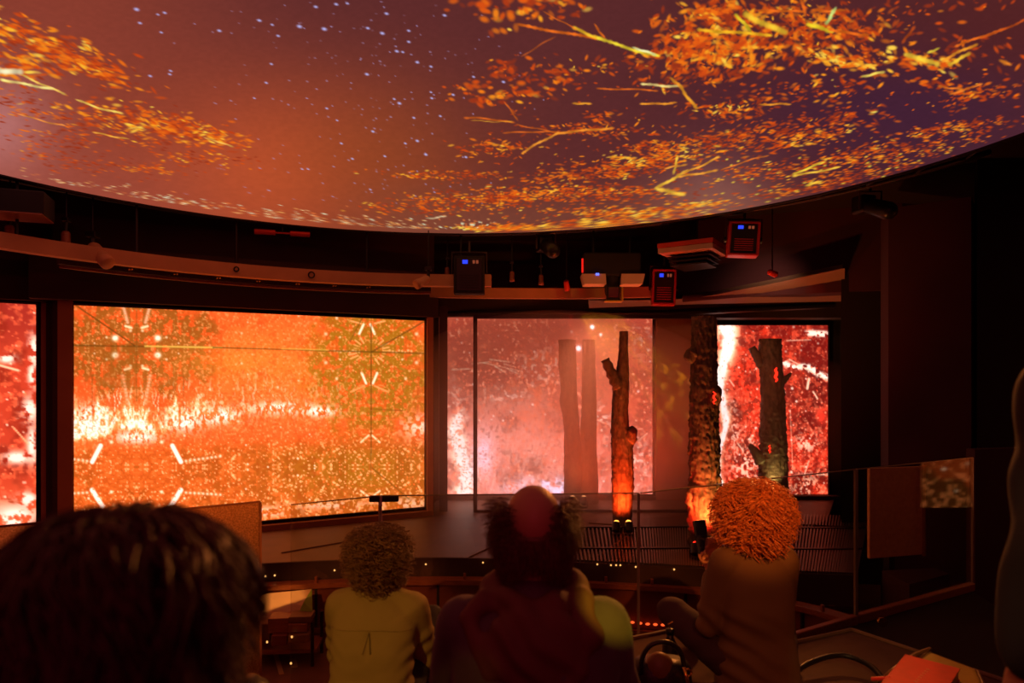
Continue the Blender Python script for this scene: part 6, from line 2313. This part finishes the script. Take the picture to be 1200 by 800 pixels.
# ================================================================== BEAMS ABOVE THE STAGE
def gobo(light, scale, thresh):
    """break the beam into flecks, like a metal gobo does"""
    light.use_nodes = True
    nt = light.node_tree
    N, L_ = nt.nodes, nt.links
    em = N['Emission']
    tc = N.new('ShaderNodeTexCoord')
    mp = N.new('ShaderNodeMapping')
    mp.inputs['Scale'].default_value = (scale, scale * 0.55, scale)
    n = N.new('ShaderNodeTexNoise')
    n.inputs['Scale'].default_value = 1.0
    n.inputs['Detail'].default_value = 3
    r = N.new('ShaderNodeValToRGB')
    r.color_ramp.elements[0].position = thresh
    r.color_ramp.elements[1].position = thresh + 0.08
    L_.new(tc.outputs['Normal'], mp.inputs[0])
    L_.new(mp.outputs[0], n.inputs['Vector'])
    L_.new(n.outputs['Fac'], r.inputs[0])
    L_.new(r.outputs[0], em.inputs['Strength'])


pl = [o for o in bpy.data.objects if o.name.startswith('profile_light') and 'moving head' in o.get('label', '')][0]
g_ = spot('spot_beam', pl.location + Vector((0.07, 0.05, -0.12)), Q(775, 462, 8.9), (255, 196, 40), 1100, 25, 0.5, 0.01, pl)
gobo(g_.data, 30, 0.53)
# warm beam of the moving head on the audience
spot('spot_beam', mh.location + Vector((0, -0.16, -0.2)), (0.3, 2.0, Z(-0.6)), (255, 120, 50), 40, 52, 0.8, 0.05, mh)
spot('spot_beam', mh.location + Vector((0, 0.16, -0.2)), (0.65, 8.6, Z(-0.9)), (255, 150, 110), 140, 75, 0.9, 0.05, mh)  # added beam that brightens the smoke and the trunks in it
wl = [o for o in bpy.data.objects if 'rightmost' in o.get('label', '')][0]
spot('spot_beam', wl.location + Vector((-0.02, -0.2, -0.05)), (0.1, 1.8, Z(-0.4)), (255, 146, 66), 420, 48, 0.8, 0.08, None)  # added fill on the audience, placed by the rightmost stage light
# little red lamps whose beams show in the smoke
for (p, t, w, an, lab) in ((Q(664, 334, 7.75), Q(682, 470, 8.7), 60, 9, 'little red lamp shining down on the hazy double trunk'),
                           (Q(905, 320, 7.1), Q(962, 343, 7.75), 9, 14, 'little red lamp lighting the pale curved soffit')):
    root = thing('red_lamp', lab, 'spotlight', (0, 0, 0), 'little red lamps')
    d = (t - p).normalized()
    rot = d.to_track_quat('Z', 'Y').to_matrix()
    MB().lathe([(0.02, -0.06), (0.03, -0.05), (0.032, 0.05), (0.034, 0.06)], (0, 0, 0), 14, rot).build('can', M['darkred'], root, True, world=False)
    MB().ell(d * 0.058, (0.024, 0.024, 0.012), 12, 8).build('lens', M['redled'], root, True, world=False)
    MB().tube([(0, 0, 0), (0, 0.0, Z(1.95) - p.z)], 0.007, 6).build('drop_rod', M['satin'], root, world=False)
    root.location = p
    spot('spot_beam', p + d * 0.08, t, (255, 40, 24), w, an, 0.5, 0.01, root)
    if w < 20:
        spot('soffit_fill', p + d * 0.09, Q(890, 352, 8.2), (255, 176, 130), 14, 90, 0.9, 0.03, root)  # added pale beam that brightens the soffit
